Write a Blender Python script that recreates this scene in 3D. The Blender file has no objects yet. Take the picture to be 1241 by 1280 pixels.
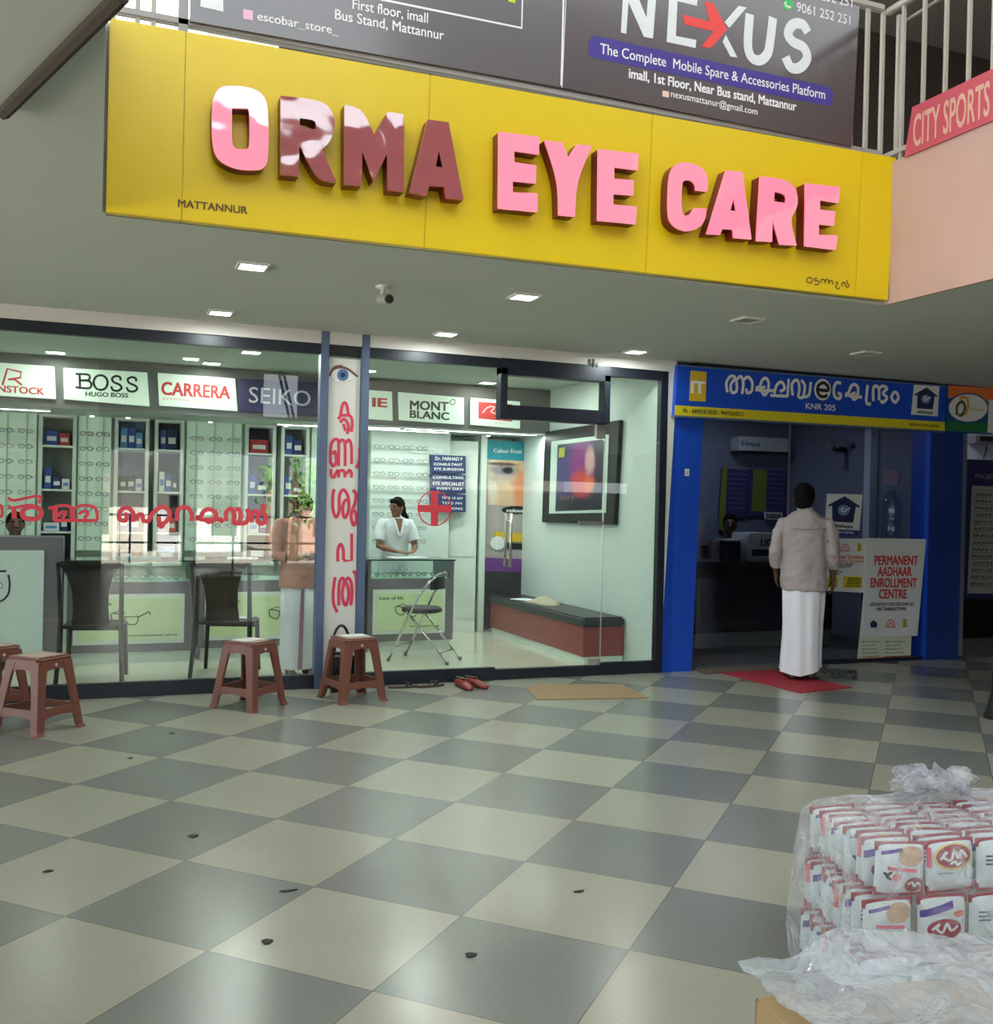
import bpy, bmesh, math, random
from mathutils import Vector, Matrix, noise
from mathutils.geometry import tessellate_polygon
random.seed(7)
S = bpy.context.scene
COL = S.collection
PI = math.pi

def lin(v):
    v /= 255.0
    return v / 12.92 if v <= 0.04045 else ((v + 0.055) / 1.055) ** 2.4

def C(r, g, b):
    return (lin(r), lin(g), lin(b))

# ------------------------------------------------------------------ camera
FPX, PITCH, ROLL, CAMH, YAW, DIST = 1259.57, -0.00538, 0.02197, 1.4216, 0.3775, 7.685
def _cam_axes():
    cp, sp, cr, sr = math.cos(PITCH), math.sin(PITCH), math.cos(ROLL), math.sin(ROLL)
    f = Vector((0, cp, sp)); r0 = Vector((1, 0, 0)); u0 = r0.cross(f)
    r = cr * r0 + sr * u0; u = -sr * r0 + cr * u0
    R = Matrix.Rotation(-YAW, 3, 'Z')
    return R @ r, R @ u, R @ f
CR, CU, CF = _cam_axes()
CAM = Vector((0, -DIST, CAMH))
cd = bpy.data.cameras.new('camera'); cam = bpy.data.objects.new('camera', cd); COL.objects.link(cam)
cd.sensor_fit = 'AUTO'; cd.sensor_width = 36.0; cd.lens = FPX * 36.0 / 1280.0
cd.clip_start = 0.05; cd.clip_end = 300
mw = Matrix((CR, CU, -CF)).transposed().to_4x4(); mw.translation = CAM
cam.matrix_world = mw
S.camera = cam

# ------------------------------------------------------------------ world, exposure
SKY = 3.0
w = bpy.data.worlds.new('sky'); S.world = w; w.use_nodes = True
bg = w.node_tree.nodes['Background']
bg.inputs[0].default_value = (0.87, 0.95, 1.0, 1); bg.inputs[1].default_value = SKY
S.view_settings.view_transform = 'Standard'; S.view_settings.look = 'None'
S.view_settings.gamma = 1.0; S.view_settings.use_curve_mapping = False
S.view_settings.exposure = 0.15
cy = S.cycles
cy.use_denoising = True
cy.max_bounces = 8; cy.diffuse_bounces = 4; cy.glossy_bounces = 4; cy.transmission_bounces = 6
cy.transparent_max_bounces = 32; cy.sample_clamp_indirect = 6.0
cy.caustics_reflective = False; cy.caustics_refractive = False

sun = bpy.data.objects.new('sun', bpy.data.lights.new('sun', 'SUN')); COL.objects.link(sun)
sun.data.energy = 46.0; sun.data.angle = 0.01; sun.data.color = (1.0, 0.98, 0.95)
sun.rotation_euler = Vector((0.2, -0.6, -0.75)).to_track_quat('-Z', 'Y').to_euler()   # high over the building, falls on the street behind the camera only

LAMP_OUT, LAMP_IN = 9.0, 12.0     # watts of the walkway downlights / of the optician's ceiling panels

# ------------------------------------------------------------------ where a pixel of the view meets a known plane of the place
def ray(px, py):
    return CR * ((px - 620.5) / FPX) + CU * (-(py - 640) / FPX) + CF
def at(px, py, Y=None, X=None, Z=None):
    d = ray(px, py)
    t = (Y - CAM.y) / d.y if Y is not None else (X - CAM.x) / d.x if X is not None else (Z - CAM.z) / d.z
    return CAM + d * t

# ------------------------------------------------------------------ materials
MATS = {}
def pm(name, col, rough=0.55, metal=0.0, var=0.05, vscale=6.0, bump=0.0, bscale=60.0, spec=0.5, emit=0.0, ecol=None, coat=0.0):
    if name in MATS: return MATS[name]
    m = bpy.data.materials.new(name); m.use_nodes = True; MATS[name] = m
    nt = m.node_tree; b = nt.nodes['Principled BSDF']
    b.inputs['Roughness'].default_value = rough; b.inputs['Metallic'].default_value = metal
    b.inputs['Specular IOR Level'].default_value = spec
    if coat: b.inputs['Coat Weight'].default_value = coat; b.inputs['Coat Roughness'].default_value = 0.05
    tc = nt.nodes.new('ShaderNodeTexCoord')
    n = nt.nodes.new('ShaderNodeTexNoise'); n.inputs['Scale'].default_value = vscale; n.inputs['Detail'].default_value = 4
    nt.links.new(tc.outputs['Object'], n.inputs['Vector'])
    mx = nt.nodes.new('ShaderNodeMix'); mx.data_type = 'RGBA'
    k = var
    mx.inputs['A'].default_value = tuple(max(0, c * (1 - k)) for c in col) + (1,)
    mx.inputs['B'].default_value = tuple(min(1, c * (1 + k)) for c in col) + (1,)
    nt.links.new(n.outputs['Fac'], mx.inputs['Factor'])
    nt.links.new(mx.outputs['Result'], b.inputs['Base Color'])
    if emit:
        b.inputs['Emission Color'].default_value = tuple(ecol or col) + (1,)
        b.inputs['Emission Strength'].default_value = emit
    if bump:
        n2 = nt.nodes.new('ShaderNodeTexNoise'); n2.inputs['Scale'].default_value = bscale; n2.inputs['Detail'].default_value = 3
        nt.links.new(tc.outputs['Object'], n2.inputs['Vector'])
        bp = nt.nodes.new('ShaderNodeBump'); bp.inputs['Strength'].default_value = bump; bp.inputs['Distance'].default_value = 0.01
        nt.links.new(n2.outputs['Fac'], bp.inputs['Height']); nt.links.new(bp.outputs['Normal'], b.inputs['Normal'])
    return m

def printmat(name, base, blobs, rough=0.3):
    """a printed picture: soft blobs (centre, radii, colour, edge softness) over a base colour"""
    m = pm(name, base, rough, var=0.25, vscale=9); nt = m.node_tree; b = nt.nodes['Principled BSDF']; L_ = nt.links.new
    src = b.inputs['Base Color'].links[0].from_socket; tc = next(n for n in nt.nodes if n.type == 'TEX_COORD')
    nz = nt.nodes.new('ShaderNodeTexNoise'); nz.inputs['Scale'].default_value = 14; L_(tc.outputs['Object'], nz.inputs['Vector'])
    for c, r, col, soft in blobs:
        mp = nt.nodes.new('ShaderNodeMapping'); mp.vector_type = 'TEXTURE'; mp.inputs['Location'].default_value = c; mp.inputs['Scale'].default_value = r
        L_(tc.outputs['Object'], mp.inputs['Vector']); ln = nt.nodes.new('ShaderNodeVectorMath'); ln.operation = 'LENGTH'; L_(mp.outputs[0], ln.inputs[0])
        ad = nt.nodes.new('ShaderNodeMath'); ad.operation = 'MULTIPLY_ADD'; ad.inputs[1].default_value = 0.5; L_(nz.outputs['Fac'], ad.inputs[0]); L_(ln.outputs['Value'], ad.inputs[2])
        mr = nt.nodes.new('ShaderNodeMapRange'); mr.interpolation_type = 'SMOOTHSTEP'; mr.inputs['From Min'].default_value = 1.25 + soft; mr.inputs['From Max'].default_value = 1.25 - soft; L_(ad.outputs[0], mr.inputs['Value'])
        mx = nt.nodes.new('ShaderNodeMix'); mx.data_type = 'RGBA'; L_(mr.outputs[0], mx.inputs['Factor']); L_(src, mx.inputs['A']); mx.inputs['B'].default_value = tuple(col) + (1,); src = mx.outputs['Result']
    L_(src, b.inputs['Base Color']); return m

def glassmat(name, tint=(0.95, 0.985, 0.965), f0=0.048, rough=0.0):
    m = bpy.data.materials.new(name); m.use_nodes = True; nt = m.node_tree; nt.nodes.clear()
    out = nt.nodes.new('ShaderNodeOutputMaterial'); mix = nt.nodes.new('ShaderNodeMixShader')
    tr = nt.nodes.new('ShaderNodeBsdfTransparent'); tr.inputs[0].default_value = tint + (1,)
    gl = nt.nodes.new('ShaderNodeBsdfGlossy'); gl.inputs['Roughness'].default_value = rough
    lw = nt.nodes.new('ShaderNodeLayerWeight'); lw.inputs[0].default_value = 0.5
    p = nt.nodes.new('ShaderNodeMath'); p.operation = 'POWER'; p.inputs[1].default_value = 5
    a = nt.nodes.new('ShaderNodeMath'); a.operation = 'MULTIPLY_ADD'; a.inputs[1].default_value = 1 - f0; a.inputs[2].default_value = f0
    nt.links.new(lw.outputs['Facing'], p.inputs[0]); nt.links.new(p.outputs[0], a.inputs[0]); nt.links.new(a.outputs[0], mix.inputs[0])
    nt.links.new(tr.outputs[0], mix.inputs[1]); nt.links.new(gl.outputs[0], mix.inputs[2]); nt.links.new(mix.outputs[0], out.inputs[0])
    return m

# ------------------------------------------------------------------ mesh collector
class MB:
    def __init__(s): s.v = []; s.f = []
    def add(s, vs, fs):
        b = len(s.v); s.v += [Vector(v) for v in vs]; s.f += [tuple(i + b for i in f) for f in fs]; return s
    def box(s, x0, x1, y0, y1, z0, z1, M=None):
        vs = [Vector((x, y, z)) for z in (z0, z1) for y in (y0, y1) for x in (x0, x1)]
        if M is not None: vs = [M @ v for v in vs]
        return s.add(vs, [(0, 2, 3, 1), (4, 5, 7, 6), (0, 1, 5, 4), (1, 3, 7, 5), (3, 2, 6, 7), (2, 0, 4, 6)])
    def slab(s, corners, d):                    # a quad or polygon with thickness d (vector)
        n = len(corners); c = [Vector(p) for p in corners]; d = Vector(d)
        s.add(c + [p + d for p in c], [tuple(range(n)), tuple(range(2 * n - 1, n - 1, -1))] + [(i, i + n, (i + 1) % n + n, (i + 1) % n) for i in range(n)])
        return s
    def prism(s, loops, d):                     # loops: outer + holes as 3-D points, d: depth vector
        loops = [[Vector(p) for p in l] for l in loops]; d = Vector(d)
        flat = [p for l in loops for p in l]; n = len(flat)
        tris = tessellate_polygon(loops)
        fs = [tuple(t) for t in tris] + [tuple(i + n for i in reversed(t)) for t in tris]
        o = 0
        for l in loops:
            k = len(l); fs += [(o + i, o + (i + 1) % k, o + (i + 1) % k + n, o + i + n) for i in range(k)]; o += k
        return s.add(flat + [p + d for p in flat], fs)
    def loft(s, rings, cap=True):               # rings of equal point count
        n = len(rings[0]); vs = [p for r in rings for p in r]; fs = []
        for k in range(len(rings) - 1):
            for i in range(n):
                j = (i + 1) % n; fs.append((k * n + i, k * n + j, (k + 1) * n + j, (k + 1) * n + i))
        if cap: fs += [tuple(range(n - 1, -1, -1)), tuple(range((len(rings) - 1) * n, len(rings) * n))]
        return s.add(vs, fs)
    def tube(s, pts, r, n=8, cap=True, round_ends=False):
        pts = [Vector(p) for p in pts]; rs = r if isinstance(r, (list, tuple)) else [r] * len(pts)
        if round_ends:
            for e in (0, -1):
                q = pts[1] if e == 0 else pts[-2]; d = (pts[e] - q).normalized(); rr = rs[e]; base = pts[e]
                add = [(base + d * rr * math.sin(a), rr * math.cos(a)) for a in (0.5, 1.0, 1.4)]
                if e == 0: pts = [a[0] for a in reversed(add)] + pts; rs = [a[1] for a in reversed(add)] + list(rs)
                else: pts = pts + [a[0] for a in add]; rs = list(rs) + [a[1] for a in add]
        rings = []; ref = None
        for i, p in enumerate(pts):
            t = (pts[min(i + 1, len(pts) - 1)] - pts[max(i - 1, 0)]).normalized()
            if ref is None: ref = Vector((0, 0, 1)) if abs(t.z) < 0.9 else Vector((1, 0, 0))
            a = (ref - t * ref.dot(t)).normalized(); b = t.cross(a); ref = a
            rings.append([p + (a * math.cos(2 * PI * k / n) + b * math.sin(2 * PI * k / n)) * rs[i] for k in range(n)])
        return s.loft(rings, cap)
    def lathe(s, prof, c=(0, 0, 0), n=20, M=None):   # prof: (radius, z)
        c = Vector(c); rings = [[Vector((r * math.cos(2 * PI * k / n), r * math.sin(2 * PI * k / n), z)) for k in range(n)] for r, z in prof]
        rings = [[(M @ p if M is not None else p) + c for p in r] for r in rings]
        return s.loft(rings)
    def ball(s, c, r, n=14, M=None):
        r = r if isinstance(r, (tuple, list)) else (r, r, r); c = Vector(c); rings = []
        for i in range(1, n):
            a = PI * i / n
            ring = [Vector((r[0] * math.sin(a) * math.cos(2 * PI * k / n), r[1] * math.sin(a) * math.sin(2 * PI * k / n), -r[2] * math.cos(a))) for k in range(n)]
            rings.append([(M @ p if M is not None else p) + c for p in ring])
        return s.loft(rings)
    def build(s, name, mat, parent=None, bevel=0.0, smooth=False, seg=2, sub=0):
        me = bpy.data.meshes.new(name)
        o = bpy.data.objects.new(name, me); COL.objects.link(o)
        off = Vector((0, 0, 0))
        if parent is None and s.v:
            xs = [v.x for v in s.v]; ys = [v.y for v in s.v]; zs = [v.z for v in s.v]
            off = Vector(((min(xs) + max(xs)) / 2, (min(ys) + max(ys)) / 2, min(zs)))
        me.from_pydata([tuple(v - off) for v in s.v], [], s.f); me.update()
        bm = bmesh.new(); bm.from_mesh(me); bmesh.ops.recalc_face_normals(bm, faces=bm.faces)
        if bevel: bmesh.ops.bevel(bm, geom=bm.edges[:], offset=bevel, segments=seg, affect='EDGES', clamp_overlap=True)
        bm.to_mesh(me); bm.free()
        if smooth:
            for p in me.polygons: p.use_smooth = True
        if mat is not None: me.materials.append(mat)
        if parent is not None: attach(o, parent)
        else: o.location = off
        if sub:
            md = o.modifiers.new('s', 'SUBSURF'); md.levels = sub; md.render_levels = sub
        return o

WM = {}
def wmat(o):
    m = Matrix.LocRotScale(o.location, o.rotation_euler, o.scale)
    return wmat(o.parent) @ o.matrix_parent_inverse @ m if o.parent else m
def attach(o, parent):                         # a part whose mesh was laid out in world coordinates
    o.parent = parent; o.matrix_parent_inverse = wmat(parent).inverted()
def thing(name, label, cat, loc, group=None, rz=0.0, sc=1.0):
    o = bpy.data.objects.new(name, None); COL.objects.link(o); o.location = loc; o.empty_display_size = 0.05
    o['label'] = label; o['category'] = cat
    if group: o['group'] = group
    return o
def tag(o, label, cat, group=None):
    o['label'] = label; o['category'] = cat
    if group: o['group'] = group
    return o
def struct(o):
    o['kind'] = 'structure'; return o
def kids(o): return [c for c in bpy.data.objects if c.parent == o]
def dup(root, loc, rz=0.0, label=None, sc=None):
    def cp(o, p):
        c = o.copy(); COL.objects.link(c)
        if p is not None: c.parent = p
        for ch in kids(o): cp(ch, c)
        return c
    r = cp(root, None); r.location = loc; r.rotation_euler = (0, 0, rz)
    if sc: r.scale = (sc, sc, sc)
    if label: r['label'] = label
    return r

# ------------------------------------------------------------------ lettering
def smooth_path(pts, k=6):
    p = [Vector(q) for q in pts]
    if len(p) < 3: return p
    closed = (p[0] - p[-1]).length < 1e-6
    out = []
    n = len(p)
    for i in range(n - 1):
        a = p[i - 1] if i > 0 else (p[-2] if closed else p[0]); b = p[i]; c = p[i + 1]
        d = p[i + 2] if i + 2 < n else (p[1] if closed else p[-1])
        for j in range(k):
            t = j / k
            out.append(0.5 * ((2 * b) + (c - a) * t + (2 * a - 5 * b + 4 * c - d) * t * t + (3 * b - a - 3 * c + d) * t ** 3))
    out.append(p[-1]); return out
def ribbon(mb, pts, width, nrm, sm=True):        # a flat pen stroke along pts in the plane with normal nrm
    p = smooth_path(pts) if sm else [Vector(q) for q in pts]
    nrm = Vector(nrm).normalized(); L = []; R = []
    for i in range(len(p)):
        t = p[min(i + 1, len(p) - 1)] - p[max(i - 1, 0)]
        if t.length < 1e-9: t = Vector((1, 0, 0))
        s = nrm.cross(t.normalized()) * width / 2
        L.append(p[i] + s); R.append(p[i] - s)
    n = len(p); e = nrm * (random.random() * 2e-4)
    mb.add([q + e for q in L + R], [(i, i + 1, i + 1 + n, i + n) for i in range(n - 1)])
def strokes(mb, lines, off, scale, width, plane, sm=True):
    for l in lines:
        pts = [at(off[0] + x / scale, off[1] + y / scale, **plane) for x, y in l]
        a = at(off[0] + l[0][0] / scale, off[1] + l[0][1] / scale, **plane); b = at(off[0] + l[0][0] / scale + 1, off[1] + l[0][1] / scale, **plane)
        nrm = (0, -1, 0) if 'Y' in plane else (-1, 0, 0)
        ribbon(mb, pts, width / scale * (b - a).length, nrm, sm)
TXT = {}
def text_mesh(body, bold):
    key = (body, bold)
    if key not in TXT:
        c = bpy.data.curves.new('t', 'FONT'); c.body = body; c.resolution_u = 3
        o = bpy.data.objects.new('t', c); COL.objects.link(o)
        bpy.context.view_layer.update()
        m = o.evaluated_get(bpy.context.evaluated_depsgraph_get()).to_mesh()
        vs = [v.co.copy() for v in m.vertices]; fs = [tuple(p.vertices) for p in m.polygons]
        bpy.data.objects.remove(o); bpy.data.curves.remove(c)
        TXT[key] = (vs, fs)
    return TXT[key]
def text(mb, body, p0, p1, h, bold=0.0, up=(0, 0, 1)):   # from point p0 to p1 along the base line, capitals h high
    vs, fs = text_mesh(body, bold)
    if not vs: return
    x0 = min(v.x for v in vs); x1 = max(v.x for v in vs)
    p0 = Vector(p0); p1 = Vector(p1); r = p1 - p0; sx = r.length / (x1 - x0); r.normalize()
    u = Vector(up); sy = h / 0.70
    nrm = r.cross(u).normalized()
    for k, (dx, dy) in enumerate([(0, 0)] if bold < .008 else [(-1, -.6), (1, -.6), (1, .6), (-1, .6)]):   # heavier weights: the outline struck four times, a hair apart
        mb.add([p0 + r * ((v.x - x0 + dx * bold * .8) * sx) + u * ((v.y + dy * bold * .8) * sy) + nrm * (k * 6e-5) for v in vs], fs)
def ptext(mb, body, a, b, hpx, plane, bold=0.02):
    p0 = at(*a, **plane); p1 = at(*b, **plane); q = at(a[0], a[1] - hpx, **plane)
    text(mb, body, p0, p1, abs(q.z - p0.z), bold)
def ppoly(mb, pts, plane, d=(0, 0.003, 0), off=(0, 0), sc=1.0, holes=()):
    L = [[at(off[0] + x / sc, off[1] + y / sc, **plane) for x, y in l] for l in [pts] + list(holes)]
    if len(pts) == 4 and not holes: mb.slab(L[0], d)
    else: mb.prism(L, d)
def disc(cx, cy, rx, ry, n=24): return [(cx + rx * math.cos(2 * PI * i / n), cy + ry * math.sin(2 * PI * i / n)) for i in range(n)]
def pquad(name, mat, pts, plane, d, parent=None, bevel=0.0):
    mb = MB(); ppoly(mb, pts, plane, d); return mb.build(name, mat, parent, bevel)
# ================================================================== the large structure
H = 2.73; ST = 3.60; SY = -2.78; VX0 = 0.01; VX1 = 4.52      # walkway ceiling, slab top, sign face, sides of the open well
m_ceil = pm('ceiling_paint', C(203, 209, 200), 0.9, var=0.03, vscale=1.5)
m_pink = pm('pink_wash', C(184, 153, 143), 0.85, var=0.12, vscale=1.6)
m_white = pm('white_paint', C(225, 232, 226), 0.6, var=0.02)
m_beam = pm('grey_white_beam', C(205, 203, 200), 0.7, var=0.06, vscale=5)
m_navy = pm('dark_aluminium', C(34, 40, 52), 0.38, 0.3, var=0.08)
m_slate = pm('slate_aluminium', C(92, 108, 140), 0.4, 0.2, var=0.06)
m_dark = pm('dark_brown_wall', C(62, 47, 43), 0.9, var=0.1)
m_steel = pm('brushed_steel', C(190, 190, 188), 0.28, 0.9, var=0.04)
m_black = pm('black_plastic', C(22, 22, 24), 0.4, var=0.1)
m_glass = glassmat('shop_glass')
m_glass_d = glassmat('office_glass', (0.86, 0.89, 0.92), 0.035)

def tile_material():
    m = bpy.data.materials.new('checker_tiles'); m.use_nodes = True; nt = m.node_tree; b = nt.nodes['Principled BSDF']; N = nt.nodes.new; Lk = nt.links.new
    tc = N('ShaderNodeTexCoord'); mp = N('ShaderNodeMapping'); mp.vector_type = 'TEXTURE'
    # lattice corner of the photographed floor, grid turned 45 degrees to the shop front, 0.6 m tiles
    c, s_ = math.cos(YAW), math.sin(YAW); ox, oy = -0.88095, 3.17083
    X, Y = c * ox + s_ * oy, -s_ * ox + c * oy - DIST
    mp.inputs['Location'].default_value = (X, Y, 0); mp.inputs['Rotation'].default_value = (0, 0, -PI / 4); mp.inputs['Scale'].default_value = (0.6, 0.6, 0.6)
    Lk(tc.outputs['Object'], mp.inputs['Vector'])
    sp = N('ShaderNodeSeparateXYZ'); Lk(mp.outputs[0], sp.inputs[0])
    def mth(op, a, bb=None, cc=None):
        n = N('ShaderNodeMath'); n.operation = op
        for i, v in enumerate((a, bb, cc)):
            if v is None: continue
            if isinstance(v, (int, float)): n.inputs[i].default_value = v
            else: Lk(v, n.inputs[i])
        return n.outputs[0]
    fx = mth('FLOOR', sp.outputs[0]); fy = mth('FLOOR', sp.outputs[1])
    par = mth('ABSOLUTE', mth('MODULO', mth('ADD', fx, fy), 2.0))
    ex = mth('PINGPONG', sp.outputs[0], 0.5); ey = mth('PINGPONG', sp.outputs[1], 0.5)
    ed = mth('MINIMUM', ex, ey)
    grout = mth('LESS_THAN', ed, 0.0032)
    cmb = N('ShaderNodeCombineXYZ'); Lk(fx, cmb.inputs[0]); Lk(fy, cmb.inputs[1])
    wn = N('ShaderNodeTexWhiteNoise'); wn.noise_dimensions = '2D'; Lk(cmb.outputs[0], wn.inputs['Vector'])
    nz = N('ShaderNodeTexNoise'); nz.inputs['Scale'].default_value = 3.5; nz.inputs['Detail'].default_value = 8; Lk(tc.outputs['Object'], nz.inputs['Vector'])
    nf = N('ShaderNodeTexNoise'); nf.inputs['Scale'].default_value = 60; nf.inputs['Detail'].default_value = 3; Lk(tc.outputs['Object'], nf.inputs['Vector'])
    mix = N('ShaderNodeMix'); mix.data_type = 'RGBA'; Lk(par, mix.inputs['Factor'])
    mix.inputs['A'].default_value = C(154, 153, 140) + (1,); mix.inputs['B'].default_value = C(117, 120, 116) + (1,)
    v = mth('ADD', mth('MULTIPLY_ADD', wn.outputs['Value'], 0.10, 0.95 - 0.05), mth('ADD', mth('MULTIPLY_ADD', nz.outputs['Fac'], 0.12, -0.03), mth('MULTIPLY_ADD', nf.outputs['Fac'], 0.16, -0.08)))
    hs = N('ShaderNodeHueSaturation'); Lk(mix.outputs['Result'], hs.inputs['Color']); Lk(v, hs.inputs['Value'])
    g = N('ShaderNodeMix'); g.data_type = 'RGBA'; Lk(grout, g.inputs['Factor']); Lk(hs.outputs[0], g.inputs['A']); g.inputs['B'].default_value = C(92, 88, 78) + (1,)
    Lk(g.outputs['Result'], b.inputs['Base Color'])
    Lk(mth('MULTIPLY_ADD', nz.outputs['Fac'], 0.06, 0.21), b.inputs['Roughness'])
    bp = N('ShaderNodeBump'); bp.inputs['Strength'].default_value = 0.08; bp.inputs['Distance'].default_value = 0.004; Lk(nf.outputs['Fac'], bp.inputs['Height']); Lk(bp.outputs[0], b.inputs['Normal'])
    return m
def floor_piece(name, x0, x1, y0, y1, mat, top=0.0):
    me = bpy.data.meshes.new(name); o = bpy.data.objects.new(name, me); COL.objects.link(o)
    mb = MB().box(x0, x1, y0, y1, top - 0.2, top); me.from_pydata([tuple(v) for v in mb.v], [], mb.f); me.materials.append(mat)
    bm = bmesh.new(); bm.from_mesh(me); bmesh.ops.recalc_face_normals(bm, faces=bm.faces); bm.to_mesh(me); bm.free()
    return struct(o)
floor_piece('floor', -7, 12, -14, -0.02, tile_material())
floor_piece('floor_shop', -4, 4.66, -0.02, 3.5, pm('polished_shop_floor', C(206, 208, 190), 0.12, var=0.05, vscale=2))
floor_piece('floor_office', 4.66, 7.75, -0.02, 4, pm('grey_office_floor', C(132, 134, 130), 0.25, var=0.08, vscale=3))
floor_piece('floor_passage', 7.75, 12, -0.02, 4, pm('dark_passage_floor', C(90, 84, 78), 0.5, var=0.1, vscale=3))

# walkway ceiling slab round three sides of the well
mb = MB(); mb.box(-7, 12, SY + 0.07, 4.2, H, ST); mb.box(-7, VX0 - 0.012, -14, SY + 0.07, H, ST); mb.box(VX1 + 0.02, 12, -14, SY + 0.07, H, ST)
struct(mb.build('ceiling', m_ceil))
struct(MB().box(VX1, VX1 + 0.02, -14, SY + 0.06, H - 0.005, ST).build('wall_right', m_pink))
# upper storey behind the railing, its roof
struct(MB().box(1.3, 12, 0.6, 0.8, ST, 6.4).build('wall_upper', m_dark))
struct(MB().box(1.0, 12, SY + 0.3, 4, 6.4, 6.6).build('ceiling_upper', pm('upper_ceiling', C(120, 110, 104), 0.9)))
struct(MB().box(12, 12.2, -14, 4, 0, 6.4).build('wall_end', m_dark))
struct(MB().box(-3, 12, -9, 4, 9.8, 10.0).build('ceiling_sky_block', pm('sky_block_roof', C(200, 200, 196), .8)))  # added roof out of view, holds overhead sky light off the floor
struct(MB().box(-7.2, -7, .0, 4, 0, ST).build('wall_left', m_ceil))

# optician's shell
m_shopwall = pm('mint_white_wall', C(210, 223, 219), 0.55, var=0.03, vscale=2)
struct(MB().box(4.56, 4.64, 0.04, 3.5, 0, H).build('wall_shop_right', m_shopwall))
struct(MB().box(-4, 4.56, 3.36, 3.5, 0, H).build('wall_shop_back', m_shopwall))
struct(MB().box(-4.1, -4, 0, 3.5, 0, H).build('wall_shop_left', m_shopwall))
struct(MB().box(-4, 4.56, 0.04, 3.36, 2.70, 2.728).build('ceiling_shop', pm('shop_ceiling', C(190, 204, 194), 0.8, var=0.02)))
struct(MB().box(-4, 4.70, -0.045, 0.06, 2.635, H).build('trim_1', m_beam))
struct(MB().box(4.625, 4.715, -0.03, 0.10, 0, 2.635).build('trim_2', pm('cream_pillar_strip', C(205, 208, 200), 0.6, var=0.05)))

# shop front: left bay, right bay, glass door
def frame_window(name, x0, x1, joints):
    r = bpy.data.objects.new(name, None); COL.objects.link(r); r.location = ((x0 + x1) / 2, 0, 0); struct(r)
    mb = MB(); mb.box(x0, x1, -0.03, 0.03, 0, 0.105); mb.box(x0, x1, -0.03, 0.03, 2.555, 2.635); mb.build('window_frame', m_navy, r, 0.004)
    e = [x0] + joints + [x1]
    for a, b in zip(e, e[1:]):
        MB().box(a + 0.002, b - 0.002, -0.005, 0.005, 0.10, 2.56).build('glass_pane', m_glass, r)
    return r
w1 = frame_window('window_1', -2.6, 1.565, [0.155])
w2 = frame_window('window_2', 1.945, 3.055, [])
w3 = frame_window('window_3', 4.03, 4.555, [])
MB().box(4.555, 4.625, -0.035, 0.035, 0, 2.635).build('window_jamb', m_navy, w3, 0.004)
for x0, x1, p in ((1.565, 1.628, w1), (1.882, 1.945, w2)):
    MB().box(x0, x1, -0.05, 0.05, 0, H).build('mullion', m_slate, p, 0.004)
MB().box(1.628, 1.882, -0.02, 0.04, 2.55, 2.66).build('head_panel', m_black, w1)
# door with transom light
d1 = bpy.data.objects.new('door_1', None); COL.objects.link(d1); d1.location = (3.54, 0, 0); struct(d1)
mb = MB()
mb.box(3.04, 3.10, -0.06, 0.05, 2.14, 2.56); mb.box(3.985, 4.045, -0.06, 0.05, 2.14, 2.56); mb.box(3.10, 3.985, -0.06, 0.05, 2.14, 2.255)
mb.box(3.04, 4.045, -0.06, 0.05, 2.50, 2.635); mb.box(3.055, 4.03, -0.03, 0.03, 0, 0.085)
mb.build('door_frame', m_navy, d1, 0.005)
MB().box(3.10, 3.985, -0.005, 0.005, 2.255, 2.50).build('transom_glass', m_glass, d1)
MB().box(3.062, 4.018, -0.006, 0.006, 0.09, 2.135).build('door_glass', m_glass, d1)
mb = MB()
for yy in (-0.055, 0.055):
    mb.tube([(3.155, yy, 0.93), (3.155, yy, 1.37)], 0.013, 10); 
for zz in (1.0, 1.30): mb.tube([(3.155, -0.055, zz), (3.155, 0.055, zz)], 0.008, 8)
mb.build('door_handle', m_steel, d1, smooth=True)
mb = MB(); mb.box(3.94, 4.02, -0.02, 0.02, 2.02, 2.14); mb.box(3.80, 4.02, -0.018, 0.018, 1.28, 1.315); mb.box(3.92, 4.02, -0.02, 0.02, 0.085, 0.14)
mb.tube([(4.024, -0.012, 0.1), (4.024, -0.012, 2.1)], 0.006, 6)
mb.build('patch_fitting', m_steel, d1, 0.003)
# ================================================================== yellow sign over the walkway
P_ = dict(Y=SY)
sgn = thing('shop_sign', 'long yellow signboard with big raised red and pink capital letters', 'sign', (2.27, SY + 0.04, H - 0.03))
def coated(m, r, ior=1.7):
    b = m.node_tree.nodes['Principled BSDF']; b.inputs['Coat Weight'].default_value = 1.0; b.inputs['Coat Roughness'].default_value = r; b.inputs['Coat IOR'].default_value = ior; return m
yel = pm('yellow_panel', C(226, 196, 6), 0.28, var=0.04, vscale=1.2, spec=0.55)
def seam_poly(px):                                  # board in four sheets with fine joints
    return px
bc = [at(132, 265, **P_), at(137, 22, **P_), at(1120, 197, **P_), at(1110, 375.5, **P_)]
def bl(t, v): return (bc[0] * (1 - t) + bc[3] * t) * (1 - v) + (bc[1] * (1 - t) + bc[2] * t) * v
tj = [0, 0.073, 0.335, 0.62, 0.943, 1]
mb = MB()
for a, b in zip(tj, tj[1:]): mb.slab([bl(a + .00015, 0), bl(a + .00015, 1), bl(b - .00015, 1), bl(b - .00015, 0)], (0, 0.045, 0))
mb.build('panel', yel, sgn, 0.003)
mb = MB(); mb.slab([bl(0, .004) + Vector((0, .045, 0)), bl(0, .996) + Vector((0, .045, 0)), bl(1, .996) + Vector((0, .045, 0)), bl(1, .004) + Vector((0, .045, 0))], (0, 0.025, 0))
mb.build('backing_frame', pm('sign_backing', C(90, 84, 60), 0.7), sgn)
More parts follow.
